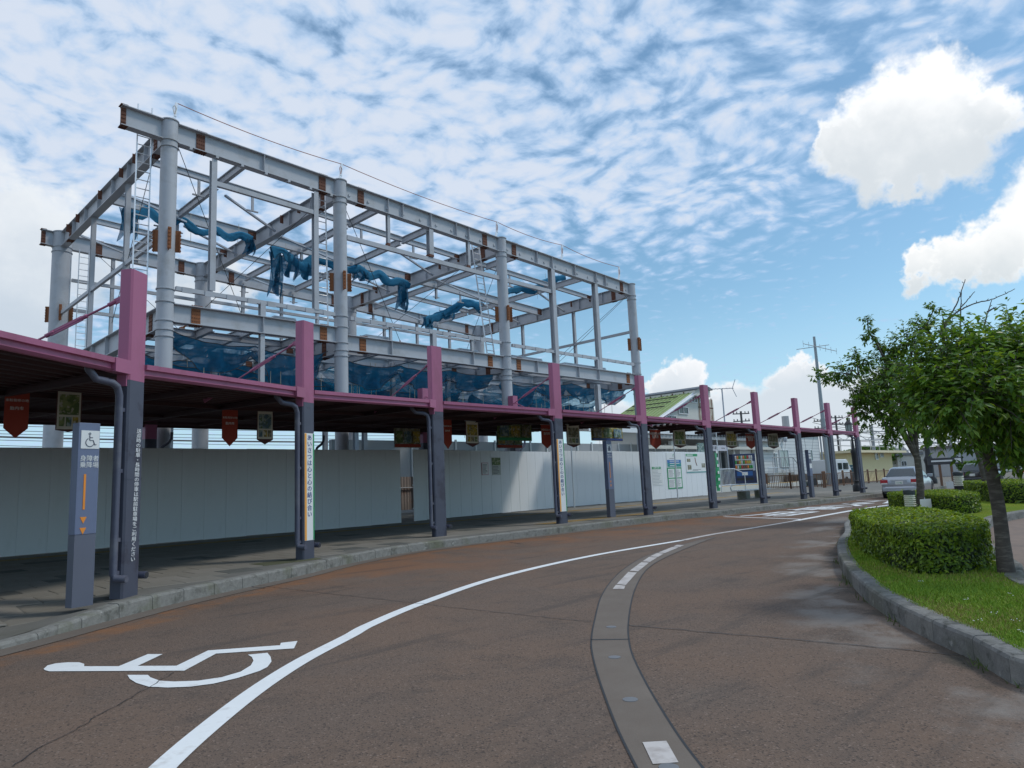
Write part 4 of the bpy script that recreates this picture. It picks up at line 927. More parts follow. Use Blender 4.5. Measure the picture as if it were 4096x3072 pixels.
def xbeam(x0, x1, y, z0, z1, h, b_, name='beam', sp=(), stiff=(), fl=True):
    p = Vector((x0, y, z0-h/2)); q = Vector((x1, y, z1-h/2)); m = MB(); m.ibeam(p, q, b_, h, .028, .018); o = m.build(name, M['steel'], steel)
    for sx in sp:
        t = (sx-x0)/(x1-x0); splice(o, p.lerp(q, t), q-p, h, b_, flange=fl)
    if stiff:
        m = MB()
        for sx in stiff:
            t = (sx-x0)/(x1-x0); c = p.lerp(q, t); m.box(c, (.02, b_*.9, h-.05))
        each(m, 'stiffener', M['steel'], o)
    return o
Xp = lambda u, v=900, y=YF: ony(u, v, y).x
rv = lambda u: 240+ .352*(u-483)+210
# front roof girders
o_=xbeam(6.92, CX[0]-.25, YF, roofz(6.92), roofz(8.26), RB, .32, 'girder', (), ())
xbeam(CX[0]+.25, CX[1]-.25, YF, roofz(8.76), roofz(15.14), RB, .32, 'girder', (Xp(801, 600), Xp(1288, 760)), (Xp(1052, 680),))
xbeam(CX[1]+.25, CX[2]-.25, YF, roofz(15.64), roofz(24.65), RB, .32, 'girder', (Xp(1442, 800), Xp(1938, 970)), [Xp(u, 860) for u in (1548, 1606, 1717, 1818, 1867)])
xbeam(CX[2]+.25, CX[3]-.25, YF, roofz(25.15), roofz(36.1), RB, .32, 'girder', (Xp(2055, 1010), Xp(2485, 1150)), [Xp(u, 1080) for u in (2145, 2205, 2294, 2377, 2414)])
splice(o_, (7.0, YF, roofz(7.0)-RB/2), (1, 0, 0), RB, .32, w=.16)
# small cleats under and on the front girders
m = MB()
x = 9.2
while x < 36:
    if x < CX[1]: m.box((x, YF-.10, roofz(x)-RB-.05), (.10, .16, .09))
    else: m.box((x, YF-.02, roofz(x)-RB*.62), (.09, .06, .09))
    x += .95
each(m, 'cleat', M['steel'], steel)
# rear roof girders, mid girders, thin secondaries
o_ = xbeam(7.6, CX[0]-.4, YB, roofz(7.6), roofz(8.1), RB, .30, 'girder'); splice(o_, (7.69, YB, roofz(7.69)-RB/2), (1, 0, 0), RB, .30, w=.18)
for i in range(3):
    a, b_ = CX[i], CX[i+1]
    xbeam(a+.4, b_-.4, YB, roofz(a+.4), roofz(b_-.4), RB, .30, 'girder', (a+1.6, b_-1.2), (a+(b_-a)*.5,))
    xbeam(a+.16, b_-.16, YM, roofz(a), roofz(b_), .50, .20, 'beam', (b_-.35,), (), False)
    for yy in (YT, YT2): xbeam(a+.16, b_-.16, yy, roofz(a)-.02, roofz(b_)-.02, .28, .14, 'purlin', (b_-.3,), (), False)
# cross girders on the column lines
def ybeam(x, y0, y1, z, h, b_, name='beam', sp=(), mat_='steel', stiff=True):
    p = Vector((x, y0, z-h/2)); q = Vector((x, y1, z-h/2)); m = MB(); m.ibeam(p, q, b_, h, .028, .018); o = m.build(name, M[mat_], steel)
    for sy in sp: splice(o, p.lerp(q, (sy-y0)/(y1-y0)), q-p, h, b_)
    if stiff:
        m = MB()
        for k in range(1, 7): m.box(p.lerp(q, k/7), (b_*.9, .02, h-.06))
        each(m, 'stiffener', M[mat_], o)
    return o
for i in range(4):
    o = ybeam(CX[i], YF+.25, YB-.4, roofz(CX[i])-.01, RB+.02, .32, 'cross_girder', (YF+1.35, YB-1.5))
    for yy in (YT, YT+1.6, YM, YT2, YT2+1.6):
        for sx in (-1, 1):
            m = MB(); m.box((CX[i]+sx*.17, yy, roofz(CX[i])-.24), (.16, .025, .38)); m.build('cleat', M['rust'], o)
for i, fr in ((0, (.44,)), (1, (.25, .58)), (2, (.16, .65))):
    for f in fr:
        x = CX[i]+(CX[i+1]-CX[i])*f
        for a, b_ in ((YF+.02, YT-.08), (YT+.08, YM-.11), (YM+.11, YT2-.08), (YT2+.08, YB-.16)):
            ybeam(x, a, b_, roofz(x)-.10, .34, .16, 'joist', (), 'steel', False)
        for yy in (YM, YB):
            m = MB(); m.ibeam((x, yy, roofz(x)-.48), (x, yy, roofz(x)-1.15), .12, .12, .012, .01); m.box((x, yy, roofz(x)-1.05), (.5, .12, .02)); m.build('hanger', M['steel'], steel)
# plan bracing
def brace(a, b_, w=.10): m = MB(); m.bar(a, b_, w, w*.8); m.build('brace', M['steel2'], steel)
for i in range(3):
    z = lambda x: roofz(x)-.55
    xa, xb = CX[i]+.2, CX[i+1]-.2; xm = (xa+xb)/2
    brace((xa, YM-1.6, z(xa)), (xm, YM-.2, z(xm))); brace((xm, YT+.2, z(xm)), (xb, YT+2.2, z(xb)-.1)); brace((xa, YB-2.0, z(xa)), (xm, YB-.3, z(xm))); brace((xm, YM+.3, z(xm)), (xb, YM+2.0, z(xb)-.1))
# rear face: girts and studs, and a guard rail with posts around the second floor
for z in (8.75, 10.9, 12.4):
    for i in range(3): m = MB(); m.bar((CX[i]+.45, YB-.05, z), (CX[i+1]-.45, YB-.05, z-.05), .12, .16); m.build('girt', M['steel'], steel)
for x in (10.8, 13.1, 17.7, 20.1, 22.5, 27.6, 30.4, 33.4): m = MB(); m.ibeam((x, YB, 7.9), (x, YB, roofz(x)-RB), .16, .16, .014, .01); m.build('stud', M['steel'], steel)
for i, y in ((0, 29.2), (0, 33.8), (3, 29.6), (3, 34.4)): m = MB(); m.ibeam((CX[i], y, 7.9), (CX[i], y, roofz(CX[i])-RB), .18, .18, .014, .01); m.build('stud', M['steel'], steel)
for i in (0, 3): m = MB(); m.bar((CX[i], YF+.3, 10.6), (CX[i], YB-.4, 10.6), .12, .16); m.build('girt', M['steel'], steel)
for yy in (YT, YM):
    for i in range(3):
        for f in (.33, .66): x = CX[i]+(CX[i+1]-CX[i])*f; m = MB(); m.bar((x, yy, roofz(x)-.3), (x, yy, roofz(x)-1.0), .09, .09); m.bar((x-.25, yy, roofz(x)-.98), (x+.25, yy, roofz(x)-.98), .08, .05); m.build('hanger', M['steel'], steel)
for i in range(3):
    for y in (26.6, 30.2, 34.1): x0_, x1_ = CX[i]+.2, CX[i+1]-.2; m = MB(); m.ibeam((x0_, y, 7.55), (x1_, y, 7.55), .14, .26, .014, .01); m.build('floor_joist', M['steel'], steel)
    for f in (.25, .75): x = CX[i]+(CX[i+1]-CX[i])*f; m = MB(); m.ibeam((x, YF+.2, 7.5), (x, YB-.3, 7.5), .16, .30, .014, .01); m.build('floor_joist', M['steel'], steel)
# studs, hangers and rails in the front plane
def stud(u, v0, v1, w, y=YF, b_=None, name='stud'):
    a = ony(u, v0, y); c = ony(u, v1, y); z1 = a.z; z0 = c.z; xx = (a.x+c.x)/2; m = MB()
    t = .016; m.box((xx, y, (z0+z1)/2), (t, w, z1-z0)); m.box((xx, y-w/2, (z0+z1)/2), (w, t, z1-z0)); m.box((xx, y+w/2, (z0+z1)/2), (w, t, z1-z0)); o = m.build(name, M['steel'], steel); return o
stud(850, 640, 1166, .20); stud(1261, 770, 1241, .20)
for u, v0, v1, w in [(1552, 862, 984, .14), (1720, 920, 1030, .24), (1873, 970, 1072, .15)]:
    stud(u, v0, v1, w, name='hanger'); p = ony(u, v1, YF); m = MB(); m.box((p.x, YF, p.z+.06), (w*1.1, w*1.15, .12)); m.build('hanger_foot', M['rust'], steel)
stud(2214, 1080, 1455, .28); stud(2388, 1140, 1480, .26); stud(2392, 1540, 1662, .26); stud(1046, 1335, 1545, .17); stud(855, 1420, 1530, .20, 27.0); stud(1570, 1450, 1600, .2, 27.5); stud(1790, 1480, 1610, .2, 27.5)
for u, v0, v1, w in [(1048, 1212, 1270, .2), (1562, 1305, 1360, .1), (1733, 1330, 1390, .22), (1887, 1352, 1405, .12), (2225, 1410, 1455, .24), (2390, 1440, 1480, .24)]: stud(u, v0, v1, w, name='post_stub')
def rail(u0, v0, u1, v1, w, h, y=YF-.02, name='girt'):
    m = MB(); m.bar(ony(u0, v0, y), ony(u1, v1, y), w, h); return m.build(name, M['steel'], steel)
rail(1386, 950, 1998, 1113, .14, .20); rail(2027, 1122, 2213, 1169, .14, .20); rail(862, 735, 1253, 850, .14, .18)
for a in [(702, 1154, 1343, 1259), (1400, 1274, 2003, 1370), (2048, 1381, 2545, 1459)]:
    o = rail(*a, .14, .15); p, q = ony(a[0], a[1], YF-.1), ony(a[2], a[3], YF-.1); m = MB(); k = int((q-p).length/.75)
    for i in range(k): c = p.lerp(q, (i+.5)/k); m.box(c, (.34, .02, .20))
    each(m, 'girt_cleat', M['steel'], o)
# second floor girders
xbeam(CX[0]+.25, CX[1]-.25, YF, 8.10, 8.10, FB, .32, 'floor_girder', (Xp(783, 1240), Xp(1293, 1340)), (Xp(1048, 1300),))
xbeam(CX[1]+.25, CX[2]-.25, YF, 7.84, 7.84, FB, .32, 'floor_girder', (Xp(1450, 1380), Xp(1960, 1440)), [Xp(u, 1400) for u in (1562, 1733, 1887)])
xbeam(CX[2]+.25, CX[3]-.25, YF, 7.84, 7.84, FB, .32, 'floor_girder', (Xp(2074, 1460), Xp(2512, 1520)), [Xp(u, 1480) for u in (2145, 2225, 2310, 2390)])
for o in [ob for ob in steel.children if ob.name.startswith('floor_girder')]:
    for ch in o.children:
        if ch.name.startswith('splice'): ch.data.materials[0] = M['rust2']
for i in range(4): ybeam(CX[i], YF+.25, YB-.4, 8.0 if i < 1 else 7.84, .80, .34, 'floor_cross_girder', (YF+1.3, YB-1.5))
for i in range(3):
    a, b_ = CX[i], CX[i+1]; zf = 8.0 if i < 1 else 7.80
    for yy in (28.4, YM, 35.7): xbeam(a+.17, b_-.17, yy, zf, zf, .48, .2, 'floor_beam', (b_-.4,), (), False)
    xbeam(a+.4, b_-.4, YB, zf, zf, FB, .3, 'floor_girder', (a+1.5, b_-1.3))
    x = a+(b_-a)*.5
    for p_, q_ in ((YF+.1, 28.3), (28.5, YM-.1), (YM+.1, 35.6), (35.8, YB-.2)): ybeam(x, p_, q_, zf-.05, .36, .16, 'floor_joist', (), 'steel', False)
# low stub with bolted end by the left column, seen under the canopy
p = ony(160, 1765, YB+1.5)
m = MB(); m.ibeam((6.2, YB-.3, 3.1), (8.1, YB-.3, 3.1), .3, .62, .028, .018); o = m.build('low_stub_beam', M['steel'], steel); splice(o, (6.32, YB-.3, 3.1), (1, 0, 0), .62, .3, w=.3)
m = MB(); m.ibeam((8.9, YB-.3, 3.2), (15, YB-.3, 3.6), .3, .5, .028, .018); m.build('low_beam', M['steel'], steel)
for x, y, w in [(12.0, 34, .24), (20.2, 30.5, .22), (21.2, 36, .24), (29.6, 29, .24), (33, 33, .22), (18.2, 28.2, .2)]:
    m = MB(); m.ibeam((x, y, 0), (x, y, 7.4), w, w, .016, .012); m.build('lower_post', M['steel'], steel)
# decking stacks lying on the floor girders
def deckpile(x, y, z, l_, lab):
    root = thing('deck_sheets', lab, 'steel sheets', (x, y, z), 0, 'deck sheets on the floor girders'); me = None
    for k in range(4):
        m = MB(); m.box((0.02*k, 0, .03+.045*k), (l_-.1*k, .5, .03)); m.build('sheet', M['steel2'], root)
deckpile(17.3, YF+.4, 7.86, 1.6, 'stack of deck sheets right of the second column'); deckpile(22.6, YF+.5, 7.86, 1.5, 'stack of deck sheets left of the third column'); deckpile(26.6, YF+.4, 7.86, 2.6, 'stack of deck sheets right of the third column'); deckpile(31.5, YF+.4, 7.86, 4.0, 'long stack of deck sheets near the fourth column'); deckpile(13.0, YF+.5, 8.12, 1.2, 'small stack of deck sheets left of the second column')

# ladders
def ladder(lab, top, bot, w, step=.32):
    root = thing('ladder', lab, 'ladder', bot, 0, 'ladders on the steel frame'); d = top-bot; L_ = d.length; dn = d.normalized()
    for s_ in (-1, 1): m = MB(); m.bar(Vector((s_*w/2, 0, 0)), Vector((s_*w/2, 0, 0))+d, .03, .07, (0, 1, 0)); m.build('stile', M['alu'], root)
    me = None; n_ = int(L_/step)
    for k in range(n_):
        if me is None: m = MB(); m.tube([(-w/2, 0, 0), (w/2, 0, 0)], .018, 6); me = m.mesh('rung', M['alu'])
        o = link('rung', me, root); o.location = dn*(step*(k+.6))
ladder('aluminium ladder hanging left of the first column', Vector((7.78, YF+.32, 15.2)), Vector((7.78, YF+.32, 8.4)), .46)
ladder('aluminium ladder behind the second column', Vector((14.95, YF+.8, 14.9)), Vector((15.05, YF+.8, 8.15)), .44)
ladder('slanting aluminium ladder behind the third column', Vector((23.85, YF+.9, 14.4)), Vector((24.35, YF+.5, 8.0)), .5)
ladder('aluminium ladder beside the rear left column', Vector((9.35, YB-.5, 13.9)), Vector((9.35, YB-.5, 7.9)), .42)
ladder('small aluminium ladder near the rear right column', Vector((35.3, YB-.6, 11.0)), Vector((35.3, YB-.6, 7.9)), .42)

# stanchions on the roof girders with their lifeline
stp = []
for u, v0, v1 in [(706, 412, 480), (1366, 656, 722), (1988, 888, 950), (2248, 980, 1042), (2476, 1068, 1128)]:
    a = ony(u, v0, YF); z0 = roofz(a.x); root = thing('stanchion', 'bent lifeline stanchion %s' % {706: 'on top of the first column', 1366: 'on top of the second column', 1988: 'on top of the third column', 2248: 'midway along the third bay', 2476: 'next to the fourth column'}[u], 'stanchion', (a.x, YF, z0), 0, 'lifeline stanchions on the roof girders')
    h = a.z-z0; m = MB(); m.bar((-.16, 0, 0), (-.04, 0, h*.35), .07, .10); m.bar((-.04, 0, h*.35), (0, 0, h), .07, .10); m.build('pole', M['alu'], root)
    m = MB(); m.tube([(math.cos(t)*.05*(1+.4*math.sin(3*t))-.08, -.06, h*.62+math.sin(t)*.16) for t in [k*.5 for k in range(26)]], .010, 5); m.build('rope_coil', M['wirered' if u != 706 else 'rope'], root); stp.append(Vector((a.x, YF, a.z)))
def cable(name, lab, pts, r, mt, sag=0., cat='cable', group=None):
    P = []
    for a, b_ in zip(pts, pts[1:]):
        n_ = 10
        for k in range(n_): t = k/n_; P.append(a.lerp(b_, t)-Vector((0, 0, sag*4*t*(1-t))))
    P.append(pts[-1]); m = MB(P[0]); m.tube(P, r, 5); o = m.build(name, mt); return tag(o, lab, cat, group)
cable('lifeline', 'sagging lifeline rope strung along the top of the roof girders', stp, .016, M['wirered'], .14)
braces = [((8.8, YF, 13.9), (14.6, 31, 8.2)), ((8.4, 26, 13.9), (8.6, 31, 8.6)), ((9.6, YB-1, 13.8), (13.2, 33, 8.1)), ((15.7, YF+.2, 13.6), (22.8, 30, 8.0)), ((25.1, YF+.2, 13.2), (28.5, 33, 7.9)), ((36.1, YF+.2, 12.9), (31.9, 29, 8.0)), ((35.9, YF+.2, 12.7), (30.8, 27, 8.0)), ((15.2, 27, 13.8), (11.2, 33, 8.2)), ((24.7, 27, 13.4), (20.2, 33, 8.0))]
bl = ['from the first column down to the floor beams', 'along the left cross girder', 'at the rear left corner', 'from the second column into the second bay', 'from the third column into the third bay', 'from the fourth column, the steeper of two', 'from the fourth column, the shallower of two', 'leaning left from the second column', 'leaning left from the third column']
hoistm = M['rust2']
for k, ((a, b_), s_) in enumerate(zip(braces, bl)):
    cable('plumbing_wire', 'thin diagonal plumbing wire '+s_, [Vector(a), Vector(b_)], .013, M['wire'], 0., 'wire', 'plumbing wires in the steel frame')
    if k in (0, 3, 4, 5, 7):
        c = Vector(a).lerp(Vector(b_), .86); d = (Vector(b_)-Vector(a)).normalized()
        root = thing('lever_hoist', 'small orange lever hoist on the wire '+s_, 'hoist', c, 0, 'lever hoists on the plumbing wires')
        m = MB(); m.lathe((0, 0, -.12), [(.05, 0), (.13, .03), (.13, .18), (.05, .22)], 10); m.build('drum', hoistm, root); m = MB(); m.bar((0, 0, 0), (.12, -.05, -.55), .05, .07); m.build('lever', hoistm, root); m = MB(); m.tube([d*-.45, d*-.1], .04, 6); m.tube([d*.1, d*.4], .04, 6); m.build('hook', hoistm, root)

# ------------------------------------------------------------------ blue safety nets
def netmat(name, c, alpha):
    m, n, l, b = node_mat(name); t = n.new('ShaderNodeTexCoord').outputs['Object']
    l.new(MX(n, l, MR(n, l, NZ(n, l, t, 3, 5), .35, .65), c, tuple(x*.55 for x in c)), b.inputs['Base Color']); b.inputs['Roughness'].default_value = .8
    tl = n.new('ShaderNodeBsdfTranslucent'); tl.inputs[0].default_value = (*c, 1); tp_ = n.new('ShaderNodeBsdfTransparent'); m1 = n.new('ShaderNodeMixShader'); m1.inputs[0].default_value = .5; l.new(b.outputs[0], m1.inputs[1]); l.new(tl.outputs[0], m1.inputs[2])
    m2 = n.new('ShaderNodeMixShader'); l.new(MR(n, l, NZ(n, l, t, 1.8, 5, .6), .3, .7, alpha-.16, min(1, alpha+.18)), m2.inputs[0]); hole = MR(n, l, NZ(n, l, t, .75, 5, .65, .8), .36, .44); l.new(MU(n, l, 'MULTIPLY', hole, MR(n, l, NZ(n, l, t, 1.8, 5, .6), .3, .7, alpha-.16, min(1, alpha+.18))), m2.inputs[0]); l.new(tp_.outputs[0], m2.inputs[1]); l.new(m1.outputs[0], m2.inputs[2]); l.new(m2.outputs[0], n['Material Output'].inputs[0]); return m
M['net'] = netmat('net_blue', (.012, .165, .310), .90); M['net2'] = netmat('net_blue_sheer', (.015, .18, .33), .55); M['netroll'] = mat('net_blue_bundle', (.010, .140, .260), .9, 0, .5, 6, .9, 22, stretch=(1, 1, 2))
def net_roll(lab, pts, r, seed, tails=()):
    rr = random.Random(seed); P = resample(cr([Vector(p) for p in pts], 8), .12); n = 18
    root = thing('safety_net_bundle', lab, 'safety net', P[0], 0, 'bundled nets tied to the roof beams'); m = MB(P[0]); rings = []
    for i, p in enumerate(P):
        t = i/(len(P)-1); d = (P[min(i+1, len(P)-1)]-P[max(i-1, 0)]).normalized(); a = d.cross(Vector((0, 0, 1))).normalized(); b = a.cross(d)
        rg_ = []
        for j in range(n):
            an = 2*math.pi*j/n; q = r*(.35+.85*(.5+.5*mnoise.noise((p.x*1.6+seed, p.y, 0))))*(1+.55*mnoise.noise((p.x*1.6, j*.5, seed))+.22*mnoise.noise((p.x*5, j*1.2, seed)))
            rg_.append(p+a*math.cos(an)*q*.45+b*math.sin(an)*q*(1.7 if math.sin(an) < 0 else .8))
        rings.append(rg_)
    m.loft(rings); m.build('bundle', M['netroll'], root, smooth=True, autos=80)
    for tp, w, hgt in tails:
        vs = []; fs = []; nu, nv = 12, 14; tp = Vector(tp)
        for j in range(nv+1):
            for i in range(nu+1):
                f = j/nv; x = (i/nu-.5)*w*(1-.35*f)+.12*math.sin(f*4+i); vs.append(tp+Vector((x, .22*math.sin(i*1.7+f*2)*(.4+f), -hgt*f*(1+.18*math.sin(i*1.1+seed))))-P[0])
        for j in range(nv):
            for i in range(nu): k = j*(nu+1)+i; fs.append((k, k+1, k+nu+2, k+nu+1))
        raw('hanging_net', vs, fs, M['net'], root, True)
    m = MB(P[0])
    for k in range(5): p = P[int((k+.5)/5*(len(P)-1))]; m.tube([p+Vector((0, .05, .5)), p], .012, 4); m.tube([p, p+Vector((rr.uniform(-.1, .1), 0, -rr.uniform(.5, 1.3)))], .010, 4)
    m.build('lashing', M['rope'], root)
q = lambda u, v, y=YM-.25: ony(u, v, y)
net_roll('blue net bundle in the first bay, draped behind the first column', [q(500, 840), q(560, 855), q(590, 830), q(640, 875), q(690, 880), q(735, 875), q(790, 920), q(840, 925), q(870, 915), q(915, 945), q(960, 935), q(1010, 955)], .19, 1, [(q(515, 835), .8, 1.3), (q(1000, 955), .6, .7)])
net_roll('blue net bundle in the second bay, hanging thick near the second column', [q(1085, 1000), q(1130, 1000), q(1165, 1030), q(1210, 1060), q(1245, 1030), q(1300, 1045), q(1385, 1075), q(1440, 1070), q(1480, 1100), q(1520, 1090), q(1560, 1125), q(1600, 1120), q(1640, 1140)], .23, 2, [(q(1105, 1010), .8, 2.0), (q(1150, 1010), 1.4, 1.2), (q(1225, 1040), 1.6, 1.0), (q(1450, 1080), 1.3, .6), (q(1610, 1120), .9, 1.6)])
net_roll('slanting blue net bundle below the rear beam in the second bay', [q(1700, 1280, 36), q(1760, 1255, 36), q(1820, 1225, 35.5), q(1860, 1205, 35), q(1930, 1225, 34.5)], .26, 3, [(q(1712, 1270, 36), 1.0, .7), (q(1790, 1245, 36), 1.6, .5)])
net_roll('blue net bundle in the third bay, right of the third column', [q(2030, 1165, 29), q(2080, 1150, 29), q(2130, 1155, 28.5), q(2180, 1125, 28.5), q(2225, 1110, 28.2), q(2260, 1105, 28)], .20, 4, [(q(2215, 1110, 28.4), .8, .6)])
def net_sheet(lab, x0, x1, y0, y1, zt, sag, seed, mt, cat_g='sagging nets under the second floor'):
    nu, nv = 90, 26; vs = []; c = Vector((x0, y0, zt)); r = random.Random(seed); ns = max(2, int((x1-x0)/3.0)); ph = [r.uniform(.55, 1.25) for k in range(ns+1)]
    for j in range(nv+1):
        for i in range(nu+1):
            u, v = i/nu, j/nv; k = min(ns-1, int(u*ns)); f = u*ns-k; hang = (1-(2*f-1)**2)*ph[k]; ham = (1-(2*v-1)**2)
            x = x0+(x1-x0)*u+.25*mnoise.noise((u*9, v*2, seed)); y = y0+(y1-y0)*v+.35*mnoise.noise((u*7, v*3, seed+5))*(1-abs(2*v-1))
            fold = .16*mnoise.noise((x*1.1, v*9+.6*x, seed))+.07*mnoise.noise((x*3.5, v*14, seed+2))
            z = zt-sag*(.18+.82*hang)*(.30+.70*ham)+fold+.22*mnoise.noise((x*.5, seed, 3))
            vs.append(Vector((x, y, z))-c)
    fs = [(j*(nu+1)+i, j*(nu+1)+i+1, (j+1)*(nu+1)+i+1, (j+1)*(nu+1)+i) for j in range(nv) for i in range(nu)]
    root = thing('safety_net', lab, 'safety net', c, 0, cat_g); raw('net', vs, fs, mt, root, True)
    for row in (0, nv): m = MB(); m.tube([Vector(v)+Vector((0, 0, .01)) for v in vs[row*(nu+1):(row+1)*(nu+1)]], .018, 4); m.build('border_rope', M['wire'], root)
    m = MB()
    for k in range(6):
        p = Vector(vs[r.randrange(nu)]); m.tube([p+Vector((0, 0, .5)), p, p+Vector((.04, 0, -r.uniform(.3, .8))), p+Vector((.0, 0, -r.uniform(.9, 1.7)))], .014, 4)
    each(m, 'loose_cord', M['rope'], root); return root
def swag(lab, x0, x1, y0, zt, drop, seed, mt):
    nu, nv = 110, 18; vs = []; c = Vector((x0, y0, zt)); r = random.Random(seed); ns = max(2, int((x1-x0)/2.4)); ph = [r.uniform(.35, 1.2) for k in range(ns+1)]; pt = [r.uniform(.0, .30) for k in range(ns+2)]
    for j in range(nv+1):
        for i in range(nu+1):
            u, v = i/nu, j/nv; k = min(ns-1, int(u*ns)); f = u*ns-k; cat = 1-(2*f-1)**2; x = x0+(x1-x0)*u+.2*mnoise.noise((u*8, v, seed))
            top = zt-pt[k]*(1-f)-pt[k+1]*f-.28*cat*ph[k]; bot = top-.18-drop*cat*ph[k]-.15*(1+mnoise.noise((x*.7, seed, 0)))
            fold = .13*math.sin(x*7+4*mnoise.noise((x*.8, v*1.5, seed)))*(.3+v)+.10*mnoise.noise((x*1.2, v*4, seed))
            vs.append(Vector((x, y0+fold+.7*v*(1-v)+.25*v, top+(bot-top)*v))-c)
    fs = [(j*(nu+1)+i, j*(nu+1)+i+1, (j+1)*(nu+1)+i+1, (j+1)*(nu+1)+i) for j in range(nv) for i in range(nu)]
    root = thing('safety_net', lab, 'safety net', c, 0, 'sagging nets under the second floor'); raw('net', vs, fs, mt, root, True)
    m = MB(); m.tube([Vector(v) for v in vs[:nu+1]], .016, 4); m.build('border_rope', M['wire'], root); m = MB(); m.tube([Vector(v) for v in vs[nv*(nu+1):]], .016, 4); m.build('border_rope', M['wire'], root)
for k, (bay, x0, x1, z) in enumerate((('first', 8.95, 15.05, 7.25), ('second', 15.75, 24.6, 7.0), ('third', 25.25, 36.0, 6.9))):
    swag('scalloped blue net swag hanging in front below the floor girder of the %s bay' % bay, x0, x1, 25.35, z+.12, .95, 40+k, M['net'])
    swag('scalloped blue net swag hanging lower and behind in the %s bay' % bay, x0, x1, 27.8, z-.45, 1.2, 50+k, M['net'])
def netrow(bay, x0, x1, specs, seed):
    for k, (y0, y1, zt, sag, mt, wd) in enumerate(specs): net_sheet('%s blue safety net slung under the floor of the %s bay' % (wd, bay), x0, x1, y0, y1, zt, sag, seed+k, M[mt])
netrow('first', 8.95, 15.1, [(28.6, 32.0, 7.1, 1.1, 'net', 'highest inner'), (32.0, 36.5, 7.0, 1.3, 'net', 'rearmost'), (25.6, 28.8, 5.9, .9, 'net', 'lowest')], 10)
netrow('second', 15.75, 24.6, [(26.0, 29.6, 6.8, .9, 'net2', 'sheer upper'), (29.6, 34.0, 6.6, 1.3, 'net', 'rearmost'), (25.6, 28.4, 5.5, .8, 'net', 'lowest')], 20)
netrow('third', 25.25, 36.0, [(26.0, 30.0, 6.6, 1.1, 'net2', 'sheer upper'), (30.0, 35.0, 6.4, 1.3, 'net', 'rearmost'), (25.6, 28.4, 5.3, .7, 'net2', 'lowest')], 30)
# ------------------------------------------------------------------ station building and its surroundings
M['cream'] = mat('wall_cream', (.60, .585, .53), .7, 0, .06, 1.2, dirt=(.33, .22, .14), dscale=1.0, dlo=.60, dhi=.78, damt=.7)
M['rustwall'] = mat('wall_rust_streaks', (.52, .48, .40), .8, 0, .15, 2, stretch=(1, 1, .25), dirt=(.26, .11, .05), dscale=3.5, dlo=.48, dhi=.66, damt=.9)
M['greenroof'] = mat('roof_green', (.25, .335, .13), .7, 0, .15, 1.5, dirt=(.28, .25, .12), dscale=1.4, dlo=.5, dhi=.72, damt=.7, stretch=(1, 1, 1))
M['wallgrey'] = mat('wall_grey', (.36, .37, .38), .7, 0, .06, 2); M['wallwhite'] = mat('wall_white_panel', (.66, .67, .66), .5, 0, .04, 1.5)
M['beige'] = mat('wall_beige', (.78, .65, .37), .8, 0, .05, 1.5); M['beige2'] = mat('eave_beige', (.70, .62, .42), .7)
M['tile'] = mat('roof_tile_grey', (.10, .11, .125), .5, 0, .2, 6); M['brown'] = mat('fence_brown', (.16, .085, .05), .7, 0, .2, 4); M['fencetan'] = mat('fence_tan', (.40, .30, .17), .7, 0, .15, 4)
def pwall(m, u0, v0, u1, v1, Y, dep, z0=None):         # box between two picture corners on the plane Y
    a = ony(u0, v0, Y); b = ony(u1, v1, Y); c = ony(u0, v1, Y); zb = z0 if z0 is not None else (b.z+c.z)/2
    m.box(((a.x+b.x)/2, Y+dep/2, (a.z+zb)/2), (abs(b.x-a.x), dep, a.z-zb)); return (a.x+b.x)/2, (a.z+zb)/2, abs(b.x-a.x), a.z-zb
def window(par, x, z, w, h, Y, mt='glassdk', n=2, frm='alu'):
    m = MB(); t = .07
    for s_ in (-1, 1): m.box((x+s_*w/2, Y-.03, z), (t, .10, h+t)); m.box((x, Y-.03, z+s_*h/2), (w-t, .10, t))
    for k in range(1, n): m.box((x-w/2+w*k/n, Y-.03, z), (t*.7, .08, h-t))
    o = m.build('window', M[frm], par); m = MB(); m.box((x, Y-.0, z), (w-t, .04, h-t)); m.build('pane', M[mt], o); return o
YG = 36
station = thing('station_building', 'old station building with green gabled roof and rusting clerestory', 'building', (0, 0, 0))
A = ony(2756, 1577, YG); E = ony(2632, 1668, YG); sl = (A.z-E.z)/(A.x-E.x); xr = A.x+2.6; xl = A.x-7.2; zl = A.z-sl*7.2; YE = YG+5.5
m = MB(); m.add([(xl, YG, 0), (xr+2, YG, 0), (xr+2, YG, A.z-.6), (xr, YG, A.z), (A.x, YG, A.z), (xl, YG, zl)]+[(xl, YE, 0), (xr+2, YE, 0), (xr+2, YE, A.z-.6), (xr, YE, A.z), (A.x, YE, A.z), (xl, YE, zl)], [(0, 1, 2, 3, 4, 5), (11, 10, 9, 8, 7, 6), (0, 6, 7, 1), (1, 7, 8, 2), (2, 8, 9, 3), (3, 9, 10, 4), (4, 10, 11, 5), (5, 11, 6, 0)]); m.build('wall', M['cream'], station)
m = MB(); nrm = Vector((-sl, 0, 1)).normalized()*.12
